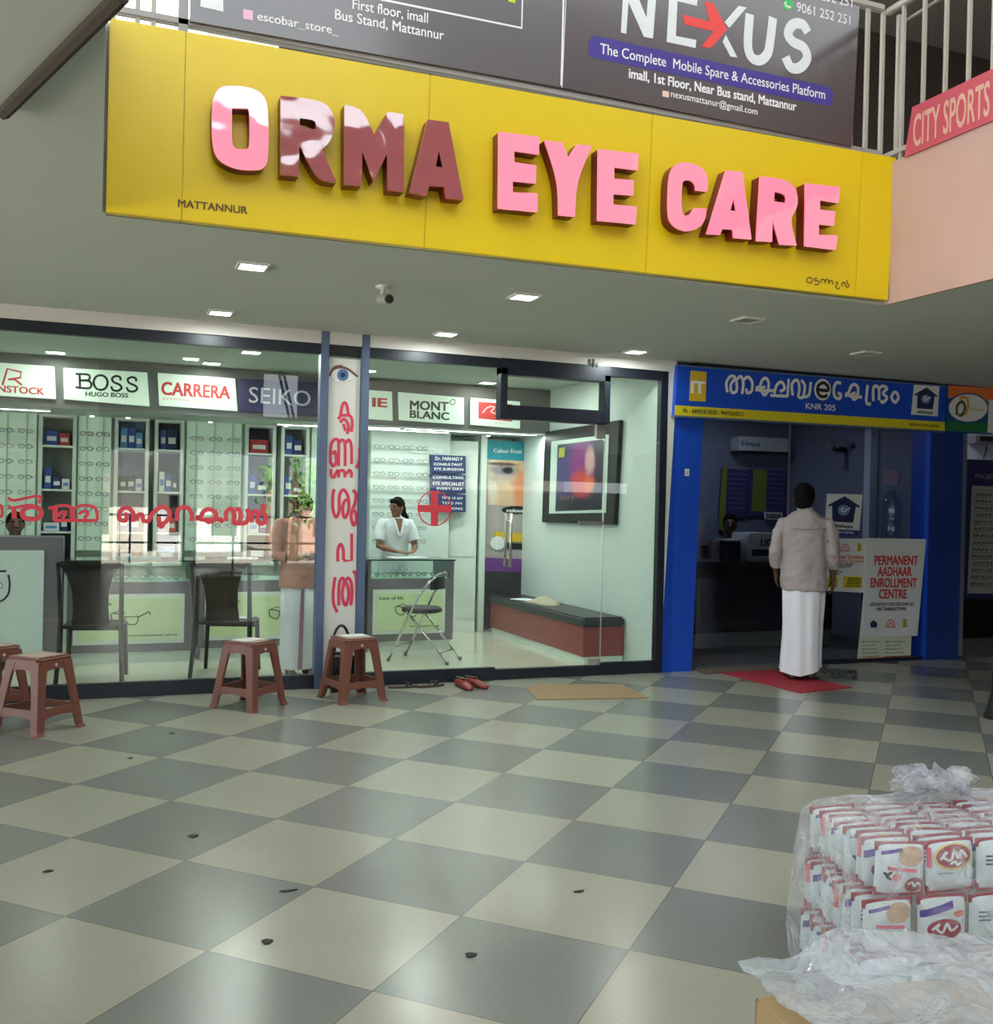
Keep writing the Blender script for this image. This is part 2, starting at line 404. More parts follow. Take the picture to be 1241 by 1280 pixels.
red_off = pm('red_acrylic', C(158, 30, 42), 0.05, var=0.04, coat=0.6)
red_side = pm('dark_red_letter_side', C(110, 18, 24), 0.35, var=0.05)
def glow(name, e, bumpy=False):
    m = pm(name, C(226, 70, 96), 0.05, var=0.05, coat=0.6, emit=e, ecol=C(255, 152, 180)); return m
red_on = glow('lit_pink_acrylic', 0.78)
for m in (red_off, red_on):                          # slightly warped acrylic sheet: mirrors the sky in wavy patches
    nt = m.node_tree; b = nt.nodes['Principled BSDF']; b.inputs['Coat Weight'].default_value = 1.0; b.inputs['Coat IOR'].default_value = 2.7; tc = nt.nodes.new('ShaderNodeTexCoord'); n = nt.nodes.new('ShaderNodeTexNoise'); n.inputs['Scale'].default_value = 5.0; n.inputs['Detail'].default_value = 1
    nt.links.new(tc.outputs['Object'], n.inputs['Vector']); bp = nt.nodes.new('ShaderNodeBump'); bp.inputs['Strength'].default_value = 0.25; bp.inputs['Distance'].default_value = 0.035
    nt.links.new(n.outputs['Fac'], bp.inputs['Height']); nt.links.new(bp.outputs[0], b.inputs['Normal']); nt.links.new(bp.outputs[0], b.inputs['Coat Normal'])
A1 = ((250, 80), 3.546); A2 = ((600, 140), 2.640)
LET = [
 (A1, 1, [(110, 95), (200, 98), (262, 118), (295, 160), (303, 230), (303, 420), (290, 455), (262, 470), (170, 468), (100, 440), (65, 400), (53, 340), (52, 190), (62, 140), (82, 108)], [(142, 195), (212, 197), (220, 215), (220, 365), (208, 378), (160, 378), (145, 360), (140, 330)]),
 (A1, 0, [(357, 140), (520, 158), (570, 185), (597, 240), (597, 290), (575, 345), (543, 380), (605, 525), (520, 517), (445, 370), (440, 370), (438, 498), (357, 490)], [(442, 240), (500, 247), (515, 262), (512, 288), (490, 287), (442, 270)]),
 (A1, 0, [(640, 180), (720, 197), (772, 315), (832, 212), (903, 222), (905, 567), (832, 560), (828, 400), (768, 520), (720, 390), (716, 540), (640, 535)], None),
 (A1, 0, [(1010, 245), (1102, 258), (1168, 602), (1090, 595), (1080, 545), (1017, 540), (1002, 585), (928, 570)], [(1058, 385), (1075, 458), (1045, 455)]),
 (A2, 1, [(62, 65), (196, 82), (194, 140), (113, 128), (113, 165), (186, 177), (184, 235), (108, 228), (108, 265), (190, 268), (189, 330), (60, 318)], None),
 (A2, 1, [(213, 93), (272, 100), (292, 150), (320, 106), (370, 112), (318, 230), (313, 345), (260, 340), (258, 225)], None),
 (A2, 1, [(390, 122), (523, 137), (521, 192), (443, 182), (443, 220), (508, 225), (505, 275), (440, 270), (440, 305), (517, 312), (514, 370), (388, 358)], None),
 (A2, 1, [(660, 165), (700, 168), (735, 185), (752, 215), (750, 262), (712, 258), (710, 235), (690, 222), (670, 228), (665, 250), (664, 325), (675, 342), (692, 340), (705, 318), (748, 318), (745, 350), (728, 380), (690, 395), (655, 388), (628, 365), (620, 335), (622, 225), (635, 180)], None),
 (A2, 1, [(812, 192), (866, 198), (896, 420), (838, 415), (835, 388), (800, 385), (792, 405), (748, 402)], [(838, 280), (846, 327), (826, 325)]),
 (A2, 1, [(925, 212), (1010, 222), (1040, 248), (1050, 285), (1045, 320), (1022, 355), (1045, 440), (990, 437), (965, 350), (964, 428), (912, 425)], [(972, 262), (1000, 268), (1012, 280), (1008, 300), (970, 295)]),
 (A2, 1, [(1075, 235), (1187, 247), (1184, 300), (1122, 290), (1122, 322), (1172, 328), (1168, 375), (1118, 370), (1118, 405), (1180, 408), (1174, 455), (1072, 442)], None)]
def round_poly(p, times=3):
    """cut the shallow corners of an outline round, keep the square ones"""
    for _ in range(times):
        q = []; n = len(p)
        for i in range(n):
            a, b, c = Vector(p[i - 1]), Vector(p[i]), Vector(p[(i + 1) % n]); u, v = b - a, c - b
            if u.length > 1e-6 and v.length > 1e-6 and u.angle(v) < math.radians(58): q += [tuple(b - u * .25), tuple(b + v * .25)]
            else: q.append(tuple(b))
        p = q
    return p
LF = dict(Y=SY - 0.085)
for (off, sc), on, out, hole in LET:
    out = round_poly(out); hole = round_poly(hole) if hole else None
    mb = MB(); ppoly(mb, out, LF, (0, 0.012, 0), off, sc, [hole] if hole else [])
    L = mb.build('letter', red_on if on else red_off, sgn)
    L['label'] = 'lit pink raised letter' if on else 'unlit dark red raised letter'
    mb = MB(); ppoly(mb, out, dict(Y=SY - 0.0851), (0, 0.001, 0), off, sc, [hole] if hole else [])
    k = MB()
    loops = [[at(off[0] + x / sc, off[1] + y / sc, **LF) + Vector((0, 0.012, 0)) for x, y in l] for l in [out] + ([hole] if hole else [])]
    k.prism(loops, (0, 0.072, 0)); k.build('letter_side', red_side, L)
ink = pm('dark_ink', C(96, 74, 20), 0.6)
mb = MB(); ptext(mb, 'MATTANNUR', (222.5, 258.5), (309, 267.5), 9.5, dict(Y=SY - 0.002), 0.03); mb.build('lettering', ink, sgn)
mb = MB()
strokes(mb, [[(185, 220), (170, 195), (190, 165), (230, 165), (235, 220), (185, 222)], [(300, 170), (265, 175), (275, 200), (315, 205), (310, 245), (265, 245)],
 [(345, 230), (345, 190), (380, 185), (395, 225), (400, 190), (430, 190), (440, 235), (450, 200), (480, 205), (485, 245)], [(515, 215), (545, 225), (520, 270), (550, 300), (570, 275)],
 [(600, 270), (590, 240), (620, 220), (640, 260), (660, 280), (680, 250), (650, 225), (660, 195)]], (990, 330), 9.546, 12, dict(Y=SY - 0.002))
mb.build('lettering', ink, sgn)

# ------------------------------------------------------------------ railing, posters above the sign
RY = -2.685
m_rail = pm('grey_painted_rail', C(168, 160, 150), 0.55, var=0.06)
m_rail_d = pm('grey_rail_left', C(150, 146, 146), 0.55, var=0.06)
rl = thing('balcony_railing', 'grey metal railing along the upper floor edge above the yellow sign', 'railing', (2.27, RY, ST))
zt = at(1132, 15, Y=RY).z
RPX = 4.50
mb = MB(); mb.box(0.03, RPX, RY - 0.025, RY + 0.025, zt - 0.04, zt); mb.build('top_rail', m_rail, rl, 0.006)
mb = MB(); mb.box(0.03, RPX, RY - 0.02, RY + 0.02, 3.655, 3.69); mb.build('bottom_rail', m_rail_d, rl, 0.005)
xs = [at(px, 180, Y=RY).x for px in (1062, 1081, 1100, 1120)]
dxb = xs[1] - xs[0]
for x in xs: MB().box(x - .011, x + .011, RY - .011, RY + .011, ST, zt - .03).build('bar', m_rail, rl)
for px in (142, 172, 192): x = at(px, 20, Y=RY).x; MB().box(x - .011, x + .011, RY - .011, RY + .011, ST, zt - .03).build('bar', m_rail, rl)
x = at(229, 20, Y=RY).x; MB().box(x - .022, x + .022, RY - .02, RY + .02, ST, zt - .03).build('post', m_rail_d, rl)
PY_ = dict(Y=RY - 0.035)
def poster_quad(mb, pts): ppoly(mb, pts, PY_, (0, 0.012, 0))
pa = thing('poster', 'dark grey shop banner with white store name text, left half of the railing', 'banner', at(470, 90, Y=RY - .03))
def zpt(px, py, z):                                  # same x as the pixel at height z on the poster plane
    p = at(px, py, **PY_); return Vector((p.x, p.y, z))
mb = MB(); b0 = at(237, 26, **PY_); b1 = at(701.5, 109, **PY_); zz = zt - .06
mb.slab([b0, Vector((b0.x + .01, b0.y, zz)), Vector((b1.x + .02, b1.y, zz)), b1], (0, .012, 0)); mb.build('sheet', coated(pm('charcoal_vinyl', C(78, 71, 73), 0.4, var=0.06, vscale=2), .16), pa)
FR = dict(Y=RY - 0.0365)
wht = pm('white_ink', C(232, 230, 232), 0.5)
mb = MB()
for a, b, c_, d_, h in (('First floor, imall', 0, (440.6, 10.8), (534.7, 28.8), 13), ('Bus Stand, Mattannur', 0, (418.6, 23.7), (554.7, 50), 13), ('escobar_store_', 0, (321.6, 25), (423, 43.5), 11)):
    ptext(mb, a, c_, d_, h, FR, 0.012)
mb.build('lettering', wht, pa)
mb = MB(); ribbon(mb, [at(475, -1, **FR), at(652, 35, **FR), zpt(652.6, 30, zz - .02)], .012, (0, -1, 0), False); mb.build('outline', wht, pa)
mb = MB(); ppoly(mb, [(304, 11), (304, 23), (316, 25.5), (316, 13.5)], FR, (0, .001, 0)); mb.build('icon', pm('pale_pink_ink', C(232, 180, 205), .5), pa)
mb = MB(); ppoly(mb, [(251, -8), (250.5, 8), (279, 14.5), (279, -4)], FR, (0, .001, 0)); mb.build('label_sticker', pm('white_sticker', C(222, 222, 226), .5), pa)
mb = MB(); ppoly(mb, [(635, -6), (635.5, 1.5), (644, 4), (644, -6)], FR, (0, .001, 0)); mb.build('emblem', pm('lime_ink', C(206, 210, 40), .5), pa)
pb = thing('poster', 'dark brown banner with big white capitals, a red arrow and an indigo band', 'banner', at(880, 150, Y=RY - .03))
mb = MB(); b0 = at(703, 109.2, **PY_); b1 = at(1064.5, 183, **PY_)
mb.slab([b0, Vector((b0.x + .02, b0.y, zz)), Vector((b1.x + .035, b1.y, zz)), b1], (0, .012, 0)); mb.build('sheet', coated(pm('dark_brown_vinyl', C(62, 47, 48), 0.4, var=0.06, vscale=2), .16), pb)
mb = MB(); ribbon(mb, [at(701.5, 107, **FR), zpt(704.5, 5, zz)], .011, (0, -1, 0), False); mb.build('border_line', wht, pb)
N4 = ((720, 0), 3.447)
def npoly(pts, holes=()):
    mb = MB(); ppoly(mb, pts, FR, (0, .001, 0), N4[0], N4[1], holes); return mb
lw_ = pm('grey_white_ink', C(222, 226, 228), .5)
for p in ([(205, -70), (243, -70), (303, 75), (314, -70), (350, -70), (331, 166), (292, 158), (226, 10), (216, 146), (193, 140)],
          [(402, -30), (525, -8), (520, 25), (437, 5), (430, 155), (518, 172), (515, 207), (390, 180)], [(700, 25), (735, 32), (660, 120), (640, 95)], [(645, 150), (695, 248), (665, 243), (632, 180)]):
    npoly(p).build('letter', lw_, pb)
for st in ([(748, 60), (740, 190), (755, 245), (790, 260), (822, 235), (834, 190), (848, 75)], [(998, 140), (975, 105), (935, 105), (913, 145), (935, 180), (980, 205), (995, 250), (965, 290), (925, 290), (902, 245)]):
    mb = MB(); strokes(mb, [st], N4[0], N4[1], 36, FR); mb.build('letter', lw_, pb)
npoly([(458, 62), (575, 92), (553, 5), (590, 12), (652, 125), (580, 208), (540, 200), (592, 135), (468, 105)]).build('arrow', pm('coral_red_ink', C(232, 70, 66), .5), pb)
FRb = dict(Y=RY - 0.0360)
mb = MB(); ppoly(mb, [(75, 152), (1090, 375), (1108, 400), (1100, 455), (1080, 456), (75, 250), (55, 235), (52, 180)], FRb, (0, .0005, 0), N4[0], N4[1]); mb.build('band', pm('indigo_ink', C(64, 48, 140), .5), pb)
mb = MB()
ptext(mb, 'The Complete  Mobile Spare & Accessories Platform', (750, 66.5), (1031, 124), 13, FR, .01)
ptext(mb, 'imall, 1st Floor, Near Bus stand, Mattannur', (786, 97), (995, 138.5), 12, FR, .035)
ptext(mb, 'nexusmattanur@gmail.com', (838.5, 121), (946.5, 143.5), 8.5, FR, .012)
ptext(mb, '9061 252 251', (995.6, 14), (1062.5, 31), 12, FR, .012); ptext(mb, '9061 252 251', (996, -7), (1065, 9), 12, FR, .012)
mb.build('lettering', wht, pb)
mb = MB(); ppoly(mb, disc(985, 5.5, 6.5, 7), FR, (0, .0008, 0)); mb.build('icon', pm('phone_green_ink', C(60, 190, 90), .5), pb)
mb = MB(); strokes(mb, [[(982, 2), (982, 6), (986, 9), (988, 8)]], (0, 0), 1, 2.2, dict(Y=RY - .0372)); mb.build('icon', wht, pb)
mb = MB(); ppoly(mb, [(828, 113), (828, 120.5), (836, 122), (836, 114.5)], FR, (0, .0008, 0)); mb.build('icon', pm('envelope_ink', C(235, 200, 180), .5), pb)

# right side of the well: railing, banner, shutter
rr = thing('balcony_railing', 'grey metal railing with thin upright bars behind the faded red banner', 'railing', (4.56, -4.5, ST))
RX = 4.56
mb = MB(); mb.box(RX - .02, RX + .02, -9, RY + .02, zt - .04, zt); mb.build('top_rail', m_rail, rr, .006)
MB().box(RX - .015, RX + .015, -9, RY + .02, 3.655, 3.685).build('bottom_rail', m_rail, rr)
y = RY - 0.12
while y > -6.5:
    MB().box(RX - .010, RX + .010, y - .010, y + .010, ST, zt - .03).build('bar', m_rail, rr); y -= 0.17
mb = MB(); mb.tube([(RX + .03, RY - .05, ST + .05), (RX + .06, RY - .05, zt - .1), (RX + .06, RY - .6, zt - .08)], .012, 8); mb.build('inner_frame', m_rail, rr)
cs = thing('poster', 'faded red banner with pale capitals tied to the railing above the pink wall', 'banner', (VX1 - .02, -3.4, 3.6))
CX = dict(X=VX1 - .012)
q = [at(1130, 197, **CX), at(1140, 134, **CX)]
y1 = -5.2; zb = q[0].z; zt2 = q[1].z
mb = MB(); mb.slab([(CX['X'], q[0].y, zb), (CX['X'], q[1].y, zt2), (CX['X'], y1, zt2), (CX['X'], y1, zb)], (.01, 0, 0)); mb.build('sheet', pm('faded_red_vinyl', C(186, 78, 92), .5, var=.08, vscale=4), cs)
mb = MB(); p0 = at(1141, 184, X=VX1 - .0135); p1 = at(1236, 148, X=VX1 - .0135); p1.z = p0.z
text(mb, 'CITY SPORTS', p0, p1, 0.19, .02); mb.build('lettering', pm('faded_beige_ink', C(205, 160, 140), .6), cs)
sh = thing('roller_shutter', 'grey brown closed shutter behind the right railing on the upper floor', 'shutter', (7.2, -5, ST))
mb = MB()
for k in range(34): mb.box(7.2, 7.23 + .012 * (k % 2), -7.5, -1.2, ST + k * .08, ST + k * .08 + .078)
mb.build('curtain', pm('grey_shutter', C(118, 108, 102), .6, .2, var=.06), sh)
for yy in (-1.2, -2.6, -4.4): MB().box(7.14, 7.2, yy - .06, yy + .06, ST, 6.4).build('guide', pm('dark_guide', C(74, 66, 64), .6), sh)

# ------------------------------------------------------------------ ceiling fittings
m_lampf = pm('lamp_frame_white', C(215, 220, 212), .5)
m_led = pm('led_diffuser', (1, 1, 1), .5, var=0, emit=9.0, ecol=(0.93, 1.0, 0.92))
m_led_off = pm('unlit_diffuser', C(170, 172, 164), .5, var=.02)
def area(name, loc, size, watts, parent, col=(0.93, 1.0, 0.92), sizey=None):
    l = bpy.data.lights.new(name, 'AREA'); l.energy = watts; l.color = col; l.size = size
    if sizey: l.shape = 'RECTANGLE'; l.size_y = sizey
    o = bpy.data.objects.new(name, l); COL.objects.link(o); o.parent = parent; o.location = loc; return o
def downlight(x, y, z, label, on=True, watts=LAMP_OUT, s=.085, grp='square ceiling downlights of the walkway'):
    r = thing('ceiling_downlight', label, 'light', (x, y, z), grp)
    mb = MB(); mb.prism([[(x - s, y - s, z), (x + s, y - s, z), (x + s, y + s, z), (x - s, y + s, z)], [(x - s * .82, y - s * .82, z), (x + s * .82, y - s * .82, z), (x + s * .82, y + s * .82, z), (x - s * .82, y + s * .82, z)]], (0, 0, -.014))
    mb.build('frame', m_lampf, r)
    MB().box(x - s * .82, x + s * .82, y - s * .82, y + s * .82, z - .010, z - .001).build('diffuser', m_led if on else m_led_off, r)
    if on: area('lamp_light', (0, 0, -.018), s * 1.5, watts, r)
    return r
downlight(.778, -1.97, H, 'lit square ceiling light just below the yellow sign, on the left')
downlight(.773, -.46, H, 'lit square ceiling light above the left shop window')
downlight(2.435, -1.93, H, 'lit square ceiling light just below the middle of the yellow sign')
downlight(2.44, -.41, H, 'lit square ceiling light above the window beside the eye banner')
downlight(4.11, -.36, H, 'lit square ceiling light nearest the blue office sign')
downlight(4.08, -1.94, H, 'unlit square ceiling light, faint on the ceiling right of the others', False)
downlight(5.75, -1.2, H, 'unlit square ceiling light above the blue office sign', False)
cc = thing('security_camera', 'small security camera hanging under the walkway ceiling', 'camera', (1.6, -1.84, H))
mb = MB(); mb.lathe([(.045, H), (.045, H - .012), (.015, H - .02), (.012, H - .06)], (1.57, -1.80, 0)); mb.build('mount', m_lampf, cc, smooth=True)
d = (Vector((1.62, -2.2, 2.60)) - Vector((1.57, -1.78, H - .07))).normalized(); p = Vector((1.57, -1.76, H - .075))
mb = MB(); mb.tube([p, p + d * .13], .032, 16); mb.build('body', pm('camera_grey', C(150, 152, 142), .5), cc, smooth=False)
mb = MB(); mb.tube([p + d * .13, p + d * .136], .024, 16); mb.build('lens', m_black, cc)
mb = MB(); a = at(4, 142, Z=H - .02); b = at(152, -6, Z=H - .02); mb.tube([a, b], .022, 6)
tag(mb.build('cable_conduit', pm('dusty_brown_conduit', C(66, 59, 51), .9, var=.1), None), 'thin brown conduit running across the grey ceiling at top left', 'conduit')
wr = thing('wire_hook', 'two small bent wire ends on the white beam over the door', 'wire', at(742, 455, Y=-.05))
for px in (737, 742):
    mb = MB(); mb.tube([at(px, 449, Y=-.052), at(px, 457, Y=-.06), at(px + 4, 459, Y=-.06), at(px + 4, 454, Y=-.06)], .006, 6); mb.build('wire', m_black, wr)
# ================================================================== inside the optician's shop
FY = 2.30                                             # front of the brand fascia
SHY = 3.02                                            # front of the wall shelving
m_grey = pm('grey_laminate', C(112, 108, 116), .45, var=.05)
m_cab = pm('white_laminate', C(216, 228, 220), .4, var=.02)
m_lbox = pm('backlit_sign_white', C(226, 240, 228), .35, var=.02, emit=.2, ecol=C(214, 240, 222))
m_back = pm('niche_back', C(128, 138, 134), .6, var=.1)
m_fgrey = pm('fascia_grey', C(104, 106, 104), .5, var=.05)
def zat(px, py, Y): return at(px, py, Y=Y).z
def xat(px, py, Y): return at(px, py, Y=Y).x
zb0 = zat(100, 512, FY); zt0 = 2.70
struct(MB().box(-4, 4.56, FY, FY + .03, zb0, 2.70).build('trim_3', m_fgrey))
struct(MB().box(-4, 4.56, FY + .03, 3.36, zb0 - .0, zb0 + .03).build('trim_4', pm('bulkhead_white', C(206, 220, 210), .7, var=.02)))
def brand(label, px, dark=None):
    """px: four corner pixels TL TR BR BL on the fascia"""
    pts = [at(a, b, Y=FY - .03) for a, b in px]
    r = thing('brand_sign', label, 'sign', (sum((p.x for p in pts)) / 4, FY, min(p.z for p in pts)), 'brand light boxes over the shop counters')
    MB().slab(pts, (0, .029, 0)).build('panel', dark or m_lbox, r, .003); return r
BF = dict(Y=FY - .032)
redi = pm('sign_red_ink', C(206, 66, 66), .5); blk = pm('sign_black_ink', C(28, 34, 34), .5); grn = pm('sign_green_ink', C(24, 70, 58), .5)
r = brand('backlit white brand sign with a red looped emblem, cut by the left edge', [(-60, 449), (68, 458), (70, 499), (-60, 491)])
mb = MB(); ptext(mb, 'ODENSTOCK', (-34, 487.5), (55, 493.5), 8.5, BF, .03); mb.build('lettering', redi, r)
mb = MB(); strokes(mb, [[(15, 400), (45, 300), (130, 320), (125, 355), (50, 365)], [(50, 365), (90, 365), (135, 400)]], (0, 400), 4.92, 13, BF, False); mb.build('logo', redi, r)
r = brand('backlit white brand sign with large black serif capitals', [(79, 459.5), (184, 465.5), (187, 508), (80, 499)])
c4 = ((0, 400), 4.924)
mb = MB()
strokes(mb, [[(490, 335), (492, 415)], [(465, 332), (540, 336), (552, 355), (540, 370), (490, 372)], [(465, 414), (545, 420), (562, 398), (545, 375), (490, 372)],
  [(618, 340), (648, 352), (662, 384), (650, 418), (620, 430), (590, 418), (576, 384), (588, 352), (618, 340)],
  [(742, 372), (738, 352), (712, 345), (690, 360), (700, 382), (735, 398), (748, 418), (725, 436), (695, 430), (684, 408)],
  [(838, 378), (834, 358), (808, 352), (786, 366), (796, 388), (832, 404), (844, 424), (822, 440), (792, 436), (780, 414)]], c4[0], c4[1], 14, BF)
mb.build('lettering', blk, r)
mb = MB(); ptext(mb, 'HUGO BOSS', (107, 495), (160, 497), 5.5, BF, .03); mb.build('lettering', blk, r)
r = brand('backlit white brand sign with one whole word in red letters', [(197, 466), (294, 473), (297, 514), (199, 507)])
mb = MB(); ptext(mb, 'CARRERA', (202, 493), (287, 498.5), 16, BF, .04); mb.build('lettering', redi, r)
mb = MB(); ptext(mb, 'EYEWEAR COLLECTION', (204, 499.5), (285, 505), 3, BF, .0); mb.build('lettering', pm('pale_red_ink', C(220, 150, 140), .5), r)
r = brand('dark violet brand sign with thin pale letters, left of the eye banner', [(296, 473), (397, 478), (397, 520), (299, 514)], pm('violet_sign', C(58, 52, 92), .25, var=.1))
mb = MB(); ptext(mb, 'SEIKO', (311, 503), (388, 508), 20, BF, .0); mb.build('lettering', pm('pale_sign_ink', C(190, 196, 206), .5), r)
r = brand('backlit brand sign with a cut-off red word, right beside the eye banner', [(430, 485), (490, 489.5), (491, 526), (430, 521)])
mb = MB(); ptext(mb, 'IE', (466, 508), (483, 509), 11, BF, .05); mb.build('lettering', redi, r)
r = brand('backlit white brand sign with two short lines of dark green letters', [(498, 490), (580, 497), (580, 531), (499, 525)])
mb = MB(); ptext(mb, 'MONT', (512.5, 511.5), (560, 513.5), 11, BF, .04); ptext(mb, 'BLANC', (512.5, 522), (561, 525), 9.5, BF, .04); mb.build('lettering', grn, r)
mb = MB(); strokes(mb, [[(566, 499), (569, 502), (566, 506), (562, 503), (566, 499)]], (0, 0), 1, .9, BF); mb.build('logo', grn, r)
r = brand('backlit brand sign with a red square logo, rightmost beside the door', [(588, 497), (650, 502), (650, 536), (588, 531)])
mb = MB(); ppoly(mb, [(598, 502), (640, 505.5), (640, 527), (598, 523)], BF, (0, .0005, 0)); mb.build('logo', redi, r)
mb = MB(); strokes(mb, [[(603, 516), (610, 509), (618, 509), (614, 515), (624, 518)]], (0, 0), 1, 1.2, dict(Y=FY - .033)); ptext(mb, 'RAY-BAN', (601, 528.5), (634, 531), 2.6, dict(Y=FY - .033), .03); mb.build('lettering', wht, r)

# ceiling panels, strip lights
def inlamp(x, y, label, z=2.70, watts=LAMP_IN): return downlight(x, y, z, label, True, watts, .09, 'ceiling panels inside the shop')
for px, py, lb in ((70, 441, 'lit ceiling panel inside the shop above the leftmost brand sign'), (262, 456, 'lit ceiling panel inside the shop above the red lettered sign'), (595, 482, 'lit ceiling panel inside the shop above the green lettered sign')):
    p = at(px, py, Z=2.70); inlamp(p.x, min(max(p.y, .35), 2.0), lb, 2.70, 3.5)
for x, y, w_ in ((-1.6, 1.2, 16), (1.2, 1.1, 16), (4.0, 1.2, 7), (2.6, .6, 13)): inlamp(x, y, 'added lit ceiling panel hidden by the window head to brighten the shop', 2.70, w_)  # extra panels out of view, added to light the shop interior
m_strip = pm('led_strip', (1, 1, 1), .5, var=0, emit=7.0, ecol=(.95, 1, .95))
def strip(label, a, b, z, w=.022):
    a = Vector((a[0], a[1], z)); b = Vector((b[0], b[1], z)); d = (b - a).normalized(); s = Vector((-d.y, d.x, 0)) * w / 2
    r = thing('strip_light', label, 'light', (a + b) / 2, 'linear strip lights under the shop bulkhead')
    MB().slab([a - s * 1.5, b - s * 1.5, b + s * 1.5, a + s * 1.5], (0, 0, -.012)).build('housing', m_lampf, r)
    MB().slab([a - s + Vector((0, 0, -.012)), b - s + Vector((0, 0, -.012)), b + s + Vector((0, 0, -.012)), a + s + Vector((0, 0, -.012))], (0, 0, -.006)).build('diffuser', m_strip, r); return r
zb_ = zb0 - .0
p0 = at(503, 537, Z=zb_); p1 = at(628, 547, Z=zb_)
strip('long white strip light under the green lettered sign', (xat(506, 537, 2.42), 2.42), (4.45, 2.42), zb_)
strip('slanting white strip light left of the long one, under the shop bulkhead', (xat(500, 537, 2.42), 2.45), (1.98, 2.66), zb_)
strip('white strip light under the shop bulkhead, at far left', (-1.6, 2.5), (xat(62, 530, 2.5), 2.5), zb_)
strip('second white strip light under the bulkhead, behind the long one', (1.7, 2.72), (xat(560, 552, 2.72), 2.72), zb_)
area('lamp_light', (0, 0, -.03), 2.6, 20, bpy.data.objects['strip_light'], (.95, 1, .95), .1)

# wall shelving: niche units and eyeglass panels
def shelf_unit(label, x0, x1, z0, z1, shelf_z, back=m_back, cab=m_cab):
    r = thing('shelf_unit', label, 'shelf', ((x0 + x1) / 2, SHY + .15, z0))
    mb = MB(); t = .035
    mb.box(x0 - t, x0, SHY, SHY + .31, z0, z1); mb.box(x1, x1 + t, SHY, SHY + .31, z0, z1); mb.box(x0, x1, SHY, SHY + .31, z1 - .03, z1); mb.box(x0, x1, SHY, SHY + .31, z0, z0 + .03)
    mb.build('carcass', cab, r, .002)
    MB().box(x0, x1, SHY + .29, SHY + .31, z0, z1).build('back_panel', back, r)
    for z in shelf_z: MB().box(x0, x1, SHY + .01, SHY + .29, z - .02, z).build('shelf', cab, r)
    return r
NZ0, NZ1 = .75, zb0
blue_back = pm('navy_niche_back', C(48, 54, 84), .5, var=.15)
def sx(px): return xat(px, 600, SHY)
U = [(52, 90, m_back, 'white niche shelf unit behind the left counter, with a red box on top shelf'), (147, 181, pm('poster_blue_back', C(120, 150, 190), .5, var=.3, vscale=25), 'white niche shelf unit with pale blue pictures under the black lettered sign'),
     (197, 225, blue_back, 'white niche shelf unit with navy back under the red lettered sign'), (310, 340, blue_back, 'white niche shelf unit holding a red box, under the violet sign'), (355, 382, m_back, 'white niche shelf unit nearest the eye banner')]
shz = [zat(60, y, SHY) for y in (556, 611, 664)]
units = []
for a, b, bk, lb in U:
    units.append((sx(a), sx(b), shelf_unit(lb, sx(a), sx(b), NZ0, NZ1, shz + [.78], bk)))
boxm = {k: pm('carton_' + k, c, .5, var=.12, vscale=20) for k, c in dict(blue=C(44, 84, 160), red=C(190, 60, 62), navy=C(30, 44, 96), white=C(226, 230, 232), sky=C(96, 150, 205), black=C(34, 36, 44), teal=C(60, 120, 130)).items()}
CN = dict(blue='blue', red='red', navy='navy', white='white', sky='light blue', black='black', teal='teal')
def sbox(x, z, w_, h_, d_, col, label):
    z += .002; r = thing('carton', label, 'box', (x, SHY + .1, z), 'cartons on the wall shelves')
    MB().box(x - w_ / 2, x + w_ / 2, SHY + .06, SHY + .06 + d_, z, z + h_).build('carton_body', boxm[col], r, .002)
    MB().box(x - w_ * .35, x + w_ * .35, SHY + .0585, SHY + .06, z + h_ * .3, z + h_ * .62).build('print', boxm['white' if col != 'white' else 'sky'], r)
    return r
lv = ['top', 'second', 'third', 'bottom']
wherep = ['of the leftmost niche unit', 'of the unit under the black lettered sign', 'of the unit under the red lettered sign', 'of the unit under the violet sign', 'of the unit nearest the eye banner']
plan = [[(0, [('blue', .2, .14), ('red', .16, .12)]), (1, [('blue', .1, .2), ('navy', .12, .12), ('white', .1, .1)]), (2, [('white', .2, .08), ('navy', .1, .14)]), (3, [('black', .2, .16)])],
        [(0, [('sky', .09, .2), ('blue', .09, .2), ('sky', .09, .16)]), (1, [('black', .09, .14), ('navy', .1, .15), ('white', .08, .12)]), (2, [('blue', .12, .2), ('navy', .13, .16)]), (3, [('black', .2, .14), ('red', .08, .1)])],
        [(0, [('blue', .09, .24), ('navy', .16, .26)]), (1, [('white', .08, .2), ('blue', .1, .18), ('black', .07, .14)]), (2, [('navy', .12, .2), ('red', .12, .14)]), (3, [('sky', .2, .16)])],
        [(0, [('red', .2, .14)]), (1, [('blue', .1, .2), ('navy', .18, .14)]), (2, [('white', .12, .14), ('navy', .1, .2)]), (3, [('black', .2, .2)])],
        [(0, [('blue', .09, .26), ('navy', .12, .16)]), (1, [('blue', .1, .2), ('black', .14, .12)]), (2, [('black', .1, .16), ('white', .12, .12)]), (3, [('navy', .14, .2)])]]
szs = [shz[0], shz[1], shz[2], .78]
for ui, (x0, x1, r) in enumerate(units):
    for li, items in plan[ui]:
        tot = sum(w_ for _, w_, _ in items); scl = min(1, (x1 - x0 - .05) / tot); x = x0 + .018
        od = ['left', 'middle', 'right'] if len(items) == 3 else ['left', 'right'] if len(items) == 2 else ['lone']
        for k, (col, w_, h_) in enumerate(items):
            w_ *= scl; sbox(x + w_ / 2, szs[li], w_ * .96, min(h_, .20), .16, col, '%s carton, %s on the %s shelf %s' % (CN[col], od[k], lv[li], wherep[ui])); x += w_ + .004
